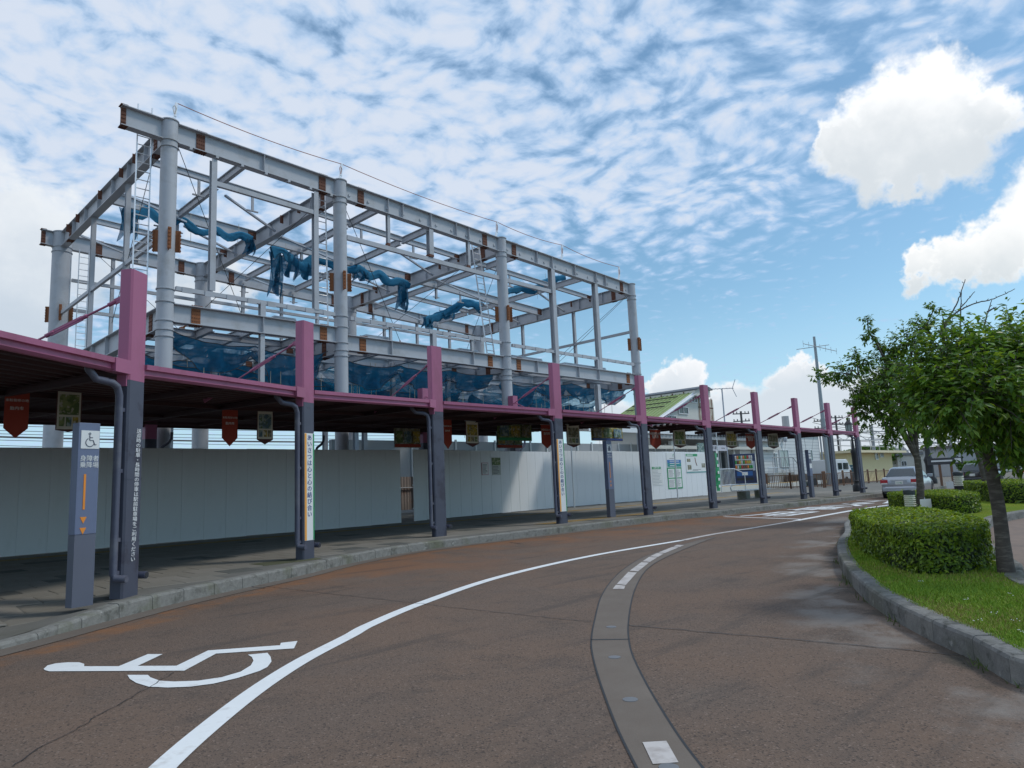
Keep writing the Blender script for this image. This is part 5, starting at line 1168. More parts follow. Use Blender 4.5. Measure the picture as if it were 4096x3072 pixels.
m.add([Vector((A.x+.1, YG-.5, A.z+.05)), Vector((A.x+.1, YE, A.z+.05)), Vector((xl-.8, YE, zl-.8*sl+.05)), Vector((xl-.8, YG-.5, zl-.8*sl+.05))]+[Vector(p)+nrm for p in ((A.x+.1, YG-.5, A.z+.05), (A.x+.1, YE, A.z+.05), (xl-.8, YE, zl-.8*sl+.05), (xl-.8, YG-.5, zl-.8*sl+.05))], [(0, 1, 2, 3), (7, 6, 5, 4), (0, 4, 5, 1), (1, 5, 6, 2), (2, 6, 7, 3), (3, 7, 4, 0)])
roof = m.build('roof', M['greenroof'], station)
me = None
L_ = math.hypot(A.x-xl+.9, (A.x-xl+.9)*sl)
for k in range(1, 13):
    if me is None: m = MB(); m.bar((0, 0, 0), (-(A.x-xl+.85), 0, -(A.x-xl+.85)*sl), .05, .06); me = m.mesh('roof_seam', M['greenroof'])
    o = link('roof_seam', me, roof); o.location = (A.x+.05, YG-.5+k*.48, A.z+.20)
for f in (.33, .66, .95):
    x = A.x-(A.x-xl)*f*.55; z = A.z-(A.x-x)*sl; m = MB(); m.box((x, (YG+YE)/2, z+.30), (.05, YE-YG-1, .09)); m.build('snow_guard', M['black'], roof)
m = MB(); m.bar(Vector((A.x+.2, YG-.52, A.z+.02)), Vector((xl-.8, YG-.52, zl-.8*sl+.02)), .06, .42, (0, 1, 0)); m.bar((xl-.8, YG-.53, zl-.8*sl+.0), (A.x+.2, YG-.53, A.z+.02), .42, .06, (0, 1, 0)); m.build('bargeboard', M['white'], station)
# clerestory with curved top
zc0 = A.z-.2; zc1 = ony(2797, 1553, YG).z
m = MB(); pr = [(A.x-.1, zc0), (A.x-.1, zc0+.42)]+[(A.x-.1+(xr-A.x+.4)*t, zc0+.42+.45*math.sin(math.pi*(.06+.8*t))) for t in [k/8 for k in range(9)]]+[(xr+.3, zc0)]
m.loft([[Vector((x, y, z)) for x, z in pr] for y in (YG-.7, YE)]); cl = m.build('clerestory', M['cream'], station)
m = MB(); pr2 = [(x, z+.03) for x, z in pr[2:-1]]; m.loft([[Vector((x, y, z)) for x, z in pr2]+[Vector((x, y, z+.12)) for x, z in pr2[::-1]] for y in (YG-1.0, YE)]); m.build('clerestory_roof', M['tile'], cl)
for k in range(4): m = MB(); m.box((A.x-.14, YG+.5+k*1.3, zc0+.25), (.06, .09, .45)); m.build('clerestory_post', M['rust'], cl)
for (u0, v0, u1, v1) in [(2761, 1582, 2786, 1611), (2712, 1627, 2751, 1657), (2664, 1662, 2703, 1690), (2795, 1586, 2815, 1612)]:
    a = ony(u0, v0, YG); b = ony(u1, v1, YG); window(station, (a.x+b.x)/2, (a.z+b.z)/2, b.x-a.x, a.z-b.z, YG-.03, 'glassdk', 2, 'white')
m = MB(); m.box((xr+.4, YG-.02, A.z-1.2), (2.9, .06, .12)); m.box((xr+.4, YG-.02, A.z-2.9), (2.9, .06, .12)); [m.box((xr-.9+k*1.25, YG-.02, A.z-2.0), (.1, .06, 3.6)) for k in range(3)]; m.build('rusted_framing', M['rust'], station)
m = MB(); m.box((xr+.4, YG+.0, A.z-2.2), (2.9, .08, 3.8)); m.build('rusted_cladding', M['rustwall'], station)
# tiled eave and entrance front
YE1 = 29.5
e0, e1 = ony(2590, 1727, YE1), ony(3050, 1740, YE1)
m = MB(); m.add([(e0.x, YE1, e0.z), (e1.x+4, YE1, e0.z), (e1.x+4, YG-.6, e0.z+1.3), (e0.x, YG-.6, e0.z+1.3), (e0.x, YE1, e0.z-.18), (e1.x+4, YE1, e0.z-.18), (e1.x+4, YG-.6, e0.z+1.1), (e0.x, YG-.6, e0.z+1.1)], [(0, 1, 2, 3), (7, 6, 5, 4), (0, 4, 5, 1), (1, 5, 6, 2), (2, 6, 7, 3), (3, 7, 4, 0)]); er = m.build('eave_roof', M['tile'], station)
me = None; x = e0.x
while x < e1.x+4:
    if me is None: m = MB(); m.tube([(0, -.10, -.02), (0, 6, 1.28)], .15, 8); m.lathe((0, 0, 0), [(.0, 0)]*2, 3) if False else None; me = m.mesh('roof_tile', M['tile'])
    o = link('roof_tile', me, er); o.location = (x, YE1, e0.z-.02); x += .52
m = MB(); m.box(((e0.x+e1.x+4)/2, YE1+.12, e0.z-.32), (e1.x+4-e0.x, .18, .26)); m.build('gutter', M['wallgrey'], station)
m = MB(); m.box(((e0.x+e1.x+4)/2, YE1+.25, e0.z-1.1), (e1.x+4-e0.x, .2, .25)); m.build('fascia', M['cream'], station)
m = MB(); m.box(((e0.x-25+e1.x+4)/2, YE1+2.3, 2.0), (e1.x+4-e0.x+25, .3, 4.2)); m.build('front_wall', M['wallgrey'], station)
m = MB(); [m.box((e0.x-20+k*1.6, YE1+2.12, 2.4), (.12, .08, 3.6)) for k in range(24)]; m.build('wall_batten', M['wallwhite'], station)
for u in (2685, 2930, 3015): a = ony(u, 1800, YE1+.5); m = MB(); m.box((a.x, YE1+.5, e0.z/2-.3), (.28, .28, e0.z-.6)); m.build('eave_post', M['cream'], station)
a = ony(2852, 1781, YE1-.2); b = ony(2908, 1804, YE1-.2)
sg = thing('station_sign', 'grey station name board above the entrance', 'sign', ((a.x+b.x)/2-.6, YE1-.2, (a.z+b.z)/2)); w = b.x-a.x+1.2; h = a.z-b.z
m = MB(); m.box((0, 0, 0), (w, .1, h)); m.build('board', mat('sign_lilac', (.50, .50, .56), .5), sg)
text('中条駅', h*.62, ink, frame((-w*.14, -.055, 0), XF), sg, ext=.002); text('Nakajo Station', h*.22, ink, frame((w*.29, -.055, 0), XF), sg, ext=.002)
a = ony(2875, 1812, 31.6); b = ony(2928, 1950, 31.6); m = MB(); m.box(((a.x+b.x)/2, 31.62, a.z/2+.25), (b.x-a.x, .1, a.z-.5)); dr_ = m.build('entrance_door', M['glassdk'], station); m = MB(); m.box(((a.x+b.x)/2+.9, 31.5, a.z/2+.25), (.9, .06, a.z-.7)); m.build('door_leaf', M['glassbl'], dr_); m = MB(); [m.box((x_, 31.5, a.z/2+.25), (.1, .12, a.z-.4)) for x_ in (a.x, b.x, (a.x+b.x)/2)]; m.build('door_frame', M['alu'], dr_)
# platform and railings at the entrance
pf = thing('entrance_platform', 'low concrete platform with yellow edge in front of the station entrance', 'platform', (0, 0, PV))
m = MB(); m.box((56, 30.0, .2), (20, 6.0, .40)); m.build('slab', M['cream'], pf); m = MB(); m.box((56, 27.6, .405), (19.6, .9, .012)); m.build('yellow_edge', mat('tactile_yellow', (.62, .36, .05), .8), pf)
def railing(lab, a, b, n, h=1.35):
    root = thing('railing', lab, 'railing', a, 0, 'entrance railings'); d = b-a; m = MB()
    m.tube([(0, 0, h), d+Vector((0, 0, h))], .035, 6); m.tube([(0, 0, .12), d+Vector((0, 0, .12))], .03, 6); m.build('rail', M['alu'], root); me = None
    for k in range(n+1):
        if me is None: m = MB(); m.tube([(0, 0, 0), (0, 0, h)], .02, 5); me = m.mesh('baluster', M['alu'])
        o = link('baluster', me, root); o.location = d*k/n
    m = MB(); m.tube([d+Vector((0, 0, h)), d+Vector((1.3, -.2, h-.4)), d+Vector((1.3, -.2, -.4))], .035, 6); m.build('handrail', M['alu'], root)
railing('silver railing with sloping handrail left of the vending machine', Vector((49.4, 27.15, .58)), Vector((52.2, 27.15, .58)), 14)
railing('silver railing right of the vending machine', Vector((58.2, 27.15, .58)), Vector((60.0, 27.15, .58)), 9)
# vending machine
vm = thing('vending_machine', 'navy blue drinks vending machine at the station entrance', 'vending machine', (56.3, 28.3, .58), math.radians(-38)); w, h = 2.0, 2.6
M['vnavy'] = mat('vending_navy', (.012, .022, .085), .35, coat=.3)
m = MB(); m.box((0, .36, h/2+.06), (w, .72, h-.12)); m.build('body', M['vnavy'], vm, bevel=.02)
m = MB(); m.box((-.08, -.01, h*.71), (w*.76, .04, h*.46)); m.build('display', mat('vending_display', (.16, .18, .20), .3), vm)
r = random.Random(4); cols = [mat('can_%s' % nme, c, .4) for nme, c in (('green', (.05, .30, .08)), ('orange', (.70, .22, .04)), ('white', (.6, .6, .58)), ('brown', (.20, .09, .04)), ('yellow', (.62, .45, .06)), ('red', (.5, .04, .04)))]
for j in range(3):
    m = MB(); m.box((-.08, -.05, h*.50+j*h*.155), (w*.76, .06, .07)); m.build('shelf', M['sheet'], vm)
    for i in range(9):
        m = MB(); m.lathe((-w*.42+i*w*.088+.06, -.06, h*.525+j*h*.155), [(.07, 0), (.07, .22), (.04, .27)], 8); m.build('can', cols[r.randrange(6)], vm)
m = MB(); m.box((-.05, -.012, h*.36), (w*.7, .03, h*.14)); m.build('ad_panel', mat('vending_blue', (.02, .10, .32), .3), vm); m = MB(); m.box((-.05, -.03, h*.36), (.5, .02, h*.10)); m.build('paper_notice', M['sheet'], vm)
m = MB(); m.box((-.05, -.012, h*.19), (w*.74, .04, h*.08)); m.build('delivery_flap', M['black'], vm); m = MB(); m.box((w*.40, -.012, h*.6), (.2, .03, h*.3)); m.build('coin_panel', M['steel2'], vm)
m = MB(); m.lathe((-w*.72, .4, 0), [(.3, 0), (.33, 1.0), (.30, 1.15), (.1, 1.2)], 12); b_ = m.build('waste_bin', M['vnavy']); b_.location = vm.location; b_.rotation_euler = vm.rotation_euler; tag(b_, 'dark blue waste bin beside the vending machine', 'bin')
for nme, p_, lab in (('flag_pole', (48.2, 26.2), 'tall green nobori flag on a pole at the end of the hoarding'),):
    root = thing('banner_flag', lab, 'flag', (p_[0], p_[1], PV)); m = MB(); m.tube([(0, 0, 0), (-.1, 0, 4.6)], .03, 6); m.tube([(-.1, 0, 4.5), (.55, 0, 4.5)], .025, 6); m.build('pole', M['alu'], root)
    m = MB(); m.loft([[Vector((x-.62+z*.0, y+.06*math.sin(z*2+x*4), z)) for x, y in ((0, 0), (.5, .02), (.5, .035), (0, .015))] for z in [.15+k*.35 for k in range(9)]]); m.build('cloth', bgreen, root)
    m = MB(); [m.box((-.37, -.07, .5+k*.5), (.22, .01, .2)) for k in range(6)]; m.build('printed_mark', M['sheet'], root)
a = ony(2806, 1772, 28.5); m = MB((a.x, 28.5, a.z-1.6)); m.box((a.x, 28.5, a.z-1.6), (1.3, .1, 3.2)); o = m.build('ad_board', PIC[1]); tag(o, 'pale blue poster board behind the sixth post', 'poster')
# bench under the far canopy
bx = onz(3055, 1993, PV); bench = thing('bench', 'white slatted bench on concrete feet behind the seventh post', 'bench', (bx.x, bx.y+.6, PV))
for s_ in (-1, 1): m = MB(); m.box((s_*.95, 0, .2), (.42, .5, .40)); m.build('foot', M['concrete'], bench, bevel=.01)
me = None
for k in range(4):
    if me is None: m = MB(); m.box((0, 0, 0), (3.2, .12, .05)); me = m.mesh('seat_slat', M['white'], bevel=.01)
    o = link('seat_slat', me, bench); o.location = (0, -.24+.16*k, .45)
m = MB(); m.tube([(-1.62, .3, .45), (-1.7, .3, .62), (-1.55, .3, .74), (1.55, .3, .74), (1.7, .3, .62), (1.62, .3, .45)], .035, 6); m.build('back_rail', M['white'], bench)

# white modern wing
wing = thing('white_wing', 'white panelled prefabricated building with tall blinded windows', 'building', (0, 0, 0)); YW = 30.2
x0 = ony(3040, 1800, YW).x; x1 = ony(3284, 1850, YW).x; zt = ony(3160, 1740, YW).z
m = MB(); m.box(((x0+x1)/2-2, YW+4, zt/2-.1), (x1-x0+4, 8, zt+.2)); m.build('wall', M['wallwhite'], wing)
me = None
for k in range(1, 16): 
    m = MB(); m.box(((x0+x1)/2-2, YW-.008, zt*k/16), (x1-x0+3.9, .02, .02)); m.build('panel_joint', M['wallgrey'], wing)
m = MB(); m.box(((x0+x1)/2-2, YW+4, zt+.06), (x1-x0+4.4, 8.4, .16)); m.build('roof_edge', M['cream'], wing)
for (u0, v0, u1, v1, mt) in [(3114, 1800, 3155, 1867, 'glassbl'), (3220, 1800, 3252, 1867, 'glassbl'), (3096, 1814, 3113, 1925, 'glassbl')]:
    a = ony(u0, v0, YW); b = ony(u1, v1, YW); window(wing, (a.x+b.x)/2, (a.z+b.z)/2, b.x-a.x, a.z-b.z, YW-.03, mt, 1, 'alu')
a = ony(3130, 1757, YW); m = MB(); m.lathe((a.x, YW-.25, a.z-.3), [(.05, 0), (.2, .1), (.22, .4), (.1, .6)], 8); m.build('wall_lamp', M['steel2'], wing)
m = MB(); m.box((ony(3085, 1800, YW).x-.3, YW-.06, ony(3100, 1797, YW).z), (1.6, .06, .42)); m.build('sign_plate', M['sheet'], wing)
m = MB(); [m.tube([ony(u0, 1740, YW-1.2), ony(u1, 1905, YW-1.2)], .014, 4) for u0, u1 in ((3110, 3165), (3145, 3130), (3215, 3240), (3255, 3235))]; m.build('stay_wire', M['wire'], wing)
a = ony(3285, 1745, YW-.2); m = MB(); m.tube([(a.x-.2, YW-.15, 0), (a.x-.2, YW-.15, zt)], .1, 8); m.build('downpipe', M['wallgrey'], wing)
ld = thing('access_railing', 'grey metal landing railing at the white building door', 'railing', ony(3100, 1945, YW-1.5)); m = MB(); m.tube([(0, 0, 2.6), (4.4, 0, 2.6), (7.0, 0, .9)], .04, 5); [m.tube([(k*.88, 0, .2), (k*.88, 0, 2.6)], .03, 5) for k in range(6)]; m.build('rails', M['wallgrey'], ld); m = MB(); m.box((2.2, .6, .75), (4.4, 1.2, .9)); m.build('landing', M['concrete'], ld)
# beige pump house with flat roof
bh = thing('beige_building', 'beige flat-roofed building behind the silver car', 'building', (0, 0, 0))
bc = onz(3400, 1930, .1); zt = over(3400, 1812, bc).z
xb = ony(3572, 1870, bc.y).x
m = MB(); m.box(((bc.x+xb)/2, bc.y+5, zt/2), (xb-bc.x, 10, zt)); m.build('wall', M['beige'], bh); m = MB(); m.box(((bc.x+xb)/2+.6, bc.y+4.6, zt+.14), (xb-bc.x+2.6, 11.6, .26)); m.build('roof', M['beige2'], bh)
for (u0, v0, u1, v1) in [(3497, 1813, 3511, 1837), (3517, 1811, 3532, 1828)]:
    a = ony(u0, v0, bc.y); b = ony(u1, v1, bc.y); window(bh, (a.x+b.x)/2, (a.z+b.z)/2, b.x-a.x, a.z-b.z, bc.y-.03, 'glassbl', 1)
m = MB(); [m.tube([(bc.x-2+k*3.2, bc.y+1, zt+.2), (bc.x-2+k*3.2, bc.y+1, zt+1.6)], .05, 5) for k in range(9)]; m.tube([(bc.x-2, bc.y+1, zt+1.6), (bc.x+24, bc.y+1, zt+1.6)], .05, 5); m.tube([(bc.x-2, bc.y+1, zt+.9), (bc.x+24, bc.y+1, zt+.9)], .05, 5); m.build('roof_railing', M['wallgrey'], bh)
# brown picket fences
def picket(lab, pts, gap=.28, h=1.05):
    root = thing('picket_fence', lab, 'fence', pts[0], 0, 'brown railing fences by the station'); o0 = pts[0]
    m = MB(); m.lathe((0, 0, 0), [(.07, 0), (.07, h+.06), (.10, h+.1), (.06, h+.2), (.0, h+.22)], 8); pme = m.mesh('post', M['brown']); m = MB(); m.box((0, 0, h*.5), (.035, .035, h*.9)); kme = m.mesh('picket', M['brown'])
    for a, b in zip(pts, pts[1:]):
        d = b-a; n = max(1, int(d.length/2.2))
        m = MB(); [m.bar(a-o0+Vector((0, 0, z)), b-o0+Vector((0, 0, z)), .06, .07) for z in (.14, h)]; m.build('rail', M['brown'], root)
        for k in range(n+1): o = link('post', pme, root); o.location = a-o0+d*k/n
        kk = int(d.length/gap)
        for k in range(kk): o = link('picket', kme, root); o.location = a-o0+d*(k+.5)/kk
F = [onz(u, v, PV) for u, v in [(3070, 1955), (3165, 1955), (3296, 1951)]]; G_ = [onz(u, v, PV) for u, v in [(3303, 1950), (3440, 1936), (3600, 1922)]]
picket('brown railing fence in front of the white building', F, .30); picket('brown railing fence in front of the truck and beige building', G_, .36)

# ------------------------------------------------------------------ vehicles
M['tail'] = mat('tail_lamp', (.42, .012, .02), .2, coat=.5); M['chrome'] = mat('chrome', (.7, .7, .72), .15, .9); M['tyre'] = M['rubber']; M['plate'] = mat('number_plate', (.72, .73, .70), .5); M['trim'] = mat('bumper_trim', (.05, .05, .055), .6)
def car(lab, loc, rz, paint, L=4.35, Wd=1.70, H=1.46, hatch=False, plate='11-46'):
    root = thing('parked_car', lab, 'car', loc, rz, 'parked cars beyond the island'); w = Wd/2
    zb = .20; belt = .88
    if hatch: prof = [(0, .60, .93), (.05, .45, .97), (.35, .25, 1.0), (1.2, .2, .98), (2.6, .2, .95), (3.1, .2, .92), (3.8, .22, .80), (L-.08, .3, .66), (L, .4, .58)]
    else: prof = [(0, .50, .88), (.04, .36, .97), (.35, .24, 1.00), (1.0, .2, .98), (2.6, .2, .96), (3.1, .2, .92), (3.8, .22, .82), (L-.08, .3, .68), (L, .4, .58)]
    rings = []
    for x, z0, z1 in prof:
        k = 1-.10*(abs(x/L-.5)*2)**4; a = w*k; c = .5*(z0+z1)
        rings.append([Vector((x, y, z)) for y, z in [(-a*.86, z0), (-a*.98, z0+.06), (-a, c), (-a*.985, z1-.10), (-a*.93, z1-.02), (-a*.5, z1+.02), (a*.5, z1+.02), (a*.93, z1-.02), (a*.985, z1-.10), (a, c), (a*.98, z0+.06), (a*.86, z0)]])
    m = MB(); m.loft(rings); body = m.build('body', paint, root, smooth=True, autos=35)
    rb, rf0, rf1, wb = (.02, .55, 2.6, 3.35) if hatch else (.45, 1.15, 2.45, 3.30)
    zr = 1.0
    gh = [(rb, zr-.04, .80), (rf0, H-.03, .62), (rf0+.45, H, .62), (rf1-.35, H-.01, .63), (rf1, H-.06, .64), (wb, .93, .80)]
    rings = []
    for x, z, k in gh: rings.append([Vector((x, -w*.88, .92)), Vector((x, -w*k*1.02, z-.03)), Vector((x, -w*k*.9, z)), Vector((x, w*k*.9, z)), Vector((x, w*k*1.02, z-.03)), Vector((x, w*.88, .92))])
    m = MB(); m.loft(rings); cab = m.build('cabin', paint, root, smooth=True, autos=35)
    # rear window
    def lerp3(a, b, t): return Vector(a)+(Vector(b)-Vector(a))*t
    a0, a1 = Vector((rb, 0, zr-.04)), Vector((rf0, 0, H-.03)); n = Vector((-(a1.z-a0.z), 0, a1.x-a0.x)).normalized()*.012
    lo_, hi_ = a0.lerp(a1, .12)+n, a0.lerp(a1, .86)+n
    m = MB(); vs_ = [lo_+Vector((0, -w*.76, 0)), lo_+Vector((0, w*.76, 0)), hi_+Vector((0, w*.58, 0)), hi_+Vector((0, -w*.58, 0))]; m.add(vs_+[v-n*2.5 for v in vs_], [(0, 1, 2, 3), (7, 6, 5, 4), (0, 4, 5, 1), (1, 5, 6, 2), (2, 6, 7, 3), (3, 7, 4, 0)]); m.build('rear_window', M['glassdk'], root)
    for s_ in (-1, 1):
        for xa, xb, ta, tb in ((rb+.42, 1.75, rf0+.12, 1.80), (1.83, wb-.38, 1.86, rf1-.02)):
            m = MB(); q = [Vector((xa, s_*w*.885, .96)), Vector((xb, s_*w*.885, .95)), Vector((tb, s_*w*.672, H-.10)), Vector((ta, s_*w*.672, H-.10))]; m.add([v+Vector((0, s_*.012, 0)) for v in q]+[v-Vector((0, s_*.02, 0)) for v in q], [(0, 1, 2, 3), (7, 6, 5, 4), (0, 4, 5, 1), (1, 5, 6, 2), (2, 6, 7, 3), (3, 7, 4, 0)]); m.build('side_window', M['glassdk'], root)
        m = MB(); ty = s_*w*.74; m.box((.03, ty, .78), (.10, w*.34, .20)); m.box((.14, s_*w*.90, .80), (.26, w*.12, .17)); m.build('tail_lamp', M['tail'], root, bevel=.02)
        m = MB(); m.box((.022, s_*w*.74, .70), (.10, w*.30, .06)); m.build('reverse_lamp', M['sheet'], root)
        m = MB(); m.box((2.72, s_*(w*.86+.16), 1.0), (.14, .22, .15)); m.box((2.74, s_*(w*.86), .97), (.05, .2, .04)); m.build('mirror', paint, root, bevel=.02)
        for x in (.78, L-.86):
            m = MB(); m.tube([(x, s_*(w-.20), .31), (x, s_*(w+.012), .31)], .31, 18); wh = m.build('wheel', M['tyre'], root, smooth=True); m = MB(); m.tube([(x, s_*(w-.05), .31), (x, s_*(w+.02), .31)], .20, 14); m.build('rim', M['chrome'], wh)
            m = MB(); m.tube([(x, s_*(w-.22), .33), (x, s_*(w+.004), .33)], .37, 18); m.build('wheel_arch', M['black'], root)
    m = MB(); m.box((-.012, 0, .42), (.12, w*1.76, .20)); m.box((-.03, 0, .50), (.06, w*1.5, .10)); m.build('bumper', paint, root, bevel=.03)
    m = MB(); m.box((.0, 0, .27), (.12, w*1.55, .09)); m.build('bumper_skirt', M['trim'], root)
    m = MB(); m.box((-.012, 0, .74), (.02, w*.78, .20)); m.build('plate_recess', M['trim'] if hatch else paint, root); m = MB(); m.box((-.028, 0, .73), (.012, .33, .165)); pl = m.build('number_plate', M['plate'], root)
    text(plate, .10, M['stgreen'], frame((-.036, 0, .715), (0, -1, 0)), root, 'plate_number', ext=.001)
    m = MB(); m.box((-.012, 0, .855), (.03, w*.9, .025)); m.build('trim_strip', M['chrome'], root)
    return root
silver = mat('car_silver', (.40, .43, .47), .28, .75, .03, coat=.6); dkgrey = mat('car_dark_grey', (.045, .05, .058), .25, .5, .03, coat=.8); dkblue = mat('car_dark_blue', (.03, .04, .075), .25, .5, .03, coat=.8)
car('silver sedan parked at the kerb past the canopy', (36.6, 10.75, .0), math.radians(6), silver)
car('dark grey hatchback parked beyond the island hedges', (56.6, 12.0, .0), math.radians(-4), dkgrey, 4.0, 1.75, 1.5, True, '・・17')
car('dark blue car partly hidden by the right tree trunk', (62.0, 9.2, .0), math.radians(-4), dkblue, 4.0, 1.75, 1.5, True, '・・52')
tp = onz(3335, 1946, .05); tr = thing('light_truck', 'white light truck behind the brown fence', 'truck', (tp.x+3.5, tp.y+1.6, 0), math.radians(-8))
M['trwhite'] = mat('truck_white', (.72, .74, .75), .35, 0, .03, coat=.4)
m = MB(); m.add([Vector((x, y, z)) for y in (0, 2.0) for x, z in ((0, .6), (4.2, .6), (4.25, 1.35), (3.6, 2.35), (3.4, 2.5), (0, 2.5))], [(0, 1, 2, 3, 4, 5), (11, 10, 9, 8, 7, 6)]+[(i, 6+i, 6+(i+1) % 6, (i+1) % 6) for i in range(6)]); m.build('cab', M['trwhite'], tr, bevel=.06)
for x0_, x1_ in ((.25, 1.3), (1.7, 2.4), (2.65, 3.6)): m = MB(); m.box(((x0_+x1_)/2, -.02, 1.85), (x1_-x0_, .06, .62)); m.build('window', M['glassdk'], tr, bevel=.02)
m = MB(); m.box((-2.2, 1.0, .9), (4.2, 2.0, .5)); m.build('cargo_bed', mat('bed_dark', (.09, .075, .065), .8), tr)
for x in (-2.6, 3.1): m = MB(); m.tube([(x, -.02, .42), (x, .3, .42)], .42, 14); m.build('wheel', M['tyre'], tr)
m = MB(); m.box((4.5, -.25, 1.8), (.12, .25, .42)); m.bar((4.1, 0, 1.7), (4.5, -.25, 1.7), .04, .04); m.build('mirror', M['trwhite'], tr)
bn_ = thing('container', 'dark teal metal container right of the truck', 'container', (tp.x+9.6, tp.y+1.0, 0)); m = MB(); m.box((0, .9, .95), (2.0, 1.6, 1.75)); m.build('box', mat('teal_metal', (.03, .10, .13), .5), bn_, bevel=.04); m = MB(); m.box((0, .9, 1.88), (2.1, 1.7, .10)); m.build('lid', mat('teal_metal_lid', (.04, .13, .16), .5), bn_)

# ------------------------------------------------------------------ poles, masts, wires
M['galv'] = mat('galvanised', (.30, .33, .35), .4, .4, .08, 2)
p = atd(3311, 1862, 62); q_ = atd(3268, 1332, 62); ms = thing('steel_mast', 'tall tapering steel mast with aerials beside the tree', 'mast', (p.x, p.y, 0)); h = q_.z
m = MB(); m.tube([(0, 0, 0), (0, 0, h*.4), (0, 0, h)], [.22, .18, .11], 12); m.build('pole', M['galv'], ms, smooth=True)
m = MB(); m.tube([(.28, 0, 0), (.26, 0, h*.55)], .05, 6); m.build('cable_pipe', M['galv'], ms)
m = MB(); zz0 = h-1.0; m.tube([(-1.6, .4, zz0+.25), (1.7, -1.2, zz0-.35)], .03, 5); m.tube([(-1.2, 1.2, zz0-.1), (.9, -.9, zz0+.2)], .03, 5)
for k in range(7): c = Vector((-1.6, .4, zz0+.25)).lerp(Vector((1.7, -1.2, zz0-.35)), k/6); m.tube([c-Vector((0, 0, .28)), c+Vector((0, 0, .28))], .015, 4)
m.build('aerial', M['wallgrey'], ms)
def utility(lab, u, v0, v1, dist, arms=2, r=.13, mt='wire'):
    a = atd(u, v1, dist); b = atd(u, v0, dist); root = thing('utility_pole', lab, 'pole', (b.x, b.y, 0), math.radians(-45), 'poles behind the station'); h = b.z
    m = MB(); m.tube([(0, 0, 0), (0, 0, h)], [r*1.3, r], 8); m.build('pole', M[mt], root)
    for k in range(arms): m = MB(); m.bar((-1.0, 0, h-.3-k*.9), (1.0, 0, h-.3-k*.9), .12, .12); [m.tube([(x, 0, h-.3-k*.9), (x, 0, h-.02-k*.9)], .06, 5) for x in (-.9, -.5, .5, .9)]; m.build('crossarm', M[mt], root)
    return Vector((b.x, b.y, h))
W1 = utility('dark utility pole with crossarms right of the roof aerial', 2963, 1645, 1700, 85); W2 = utility('utility pole with crossarms near the mast', 3341, 1662, 1790, 95); W3 = utility('thin pole with crossarms left of the mast', 3285, 1675, 1790, 90, 3); utility('concrete pole stub above the far canopy', 3140, 1665, 1715, 75, 0, .38, 'wallgrey')
p = atd(2899, 1690, 60); a = thing('tv_aerial', 'television aerial on a thin mast between the sixth and seventh posts', 'aerial', (p.x, p.y, 0), math.radians(-45)); h = atd(2893, 1552, 60).z
m = MB(); m.tube([(0, 0, 0), (0, 0, h)], .06, 6); m.build('mast', M['steel2'], a); m = MB(); m.tube([(-1.4, 0, h), (1.0, 0, h)], .03, 5); m.tube([(.9, 0, h), (1.2, 0, h+.75)], .03, 5); m.tube([(.9, 0, h), (1.2, 0, h-.75)], .03, 5); [m.tube([(-1.2+.3*k, -.35, h), (-1.2+.3*k, .35, h)], .018, 4) for k in range(7)]; m.build('aerial', M['steel2'], a)
# railway overhead line: masts and wires
def catmast(lab, u, v0, dist):
    b = atd(u, v0, dist); root = thing('catenary_mast', lab, 'mast', (b.x, b.y, 0), math.radians(-30), 'railway masts behind the station'); m = MB(); m.tube([(0, 0, 0), (0, 0, b.z)], .24, 8); m.build('pole', M['wallgrey'], root)
    m = MB(); h = b.z; m.bar((-7, 0, h-1.0), (7, 0, h-1.0), .10, .12); m.bar((-7, 0, h-2.2), (7, 0, h-2.2), .10, .12); [m.bar((-7+k*2, 0, h-1.0-(k % 2)*1.2), (-5+k*2, 0, h-1.0-((k+1) % 2)*1.2), .06, .06) for k in range(7)]; m.build('truss', M['wallgrey'], root)
catmast('grey railway mast left of the near tree branches', 3484, 1700, 105); catmast('grey railway mast behind the tree fork', 3800, 1740, 105); catmast('railway mast between the tree trunks', 3640, 1755, 130)
for k, (u0, v0, u1, v1) in enumerate([(3330, 1690, 4200, 1765), (3330, 1705, 4200, 1778), (3300, 1720, 4200, 1752), (3380, 1740, 4200, 1800), (3400, 1762, 4200, 1790), (3250, 1672, 3480, 1712), (3250, 1690, 3600, 1750)]):
    cable('overhead_wire', ['topmost railway wire right of the mast', 'second railway wire right of the mast', 'third railway wire right of the mast', 'fourth railway wire right of the mast', 'lowest railway wire right of the mast', 'short wire leaving the thin pole', 'lower short wire leaving the thin pole'][k], [atd(u0, v0, 100), atd(u1, v1, 112)], .035, M['wire'], .3, 'wire', 'railway wires at the right')
for k, v in enumerate([1703, 1722, 1735, 1745, 1748, 1760, 1782]):
    cable('overhead_wire', 'railway wire seen under the canopy, number %s from the top' % ['one', 'two', 'three', 'four', 'five', 'six', 'seven'][k], [ony(-300, v-8, 62), ony(1800, v+18, 62)], .022 if k != 4 else .05, M['wire'], .25, 'wire', 'railway wires behind the hoarding')
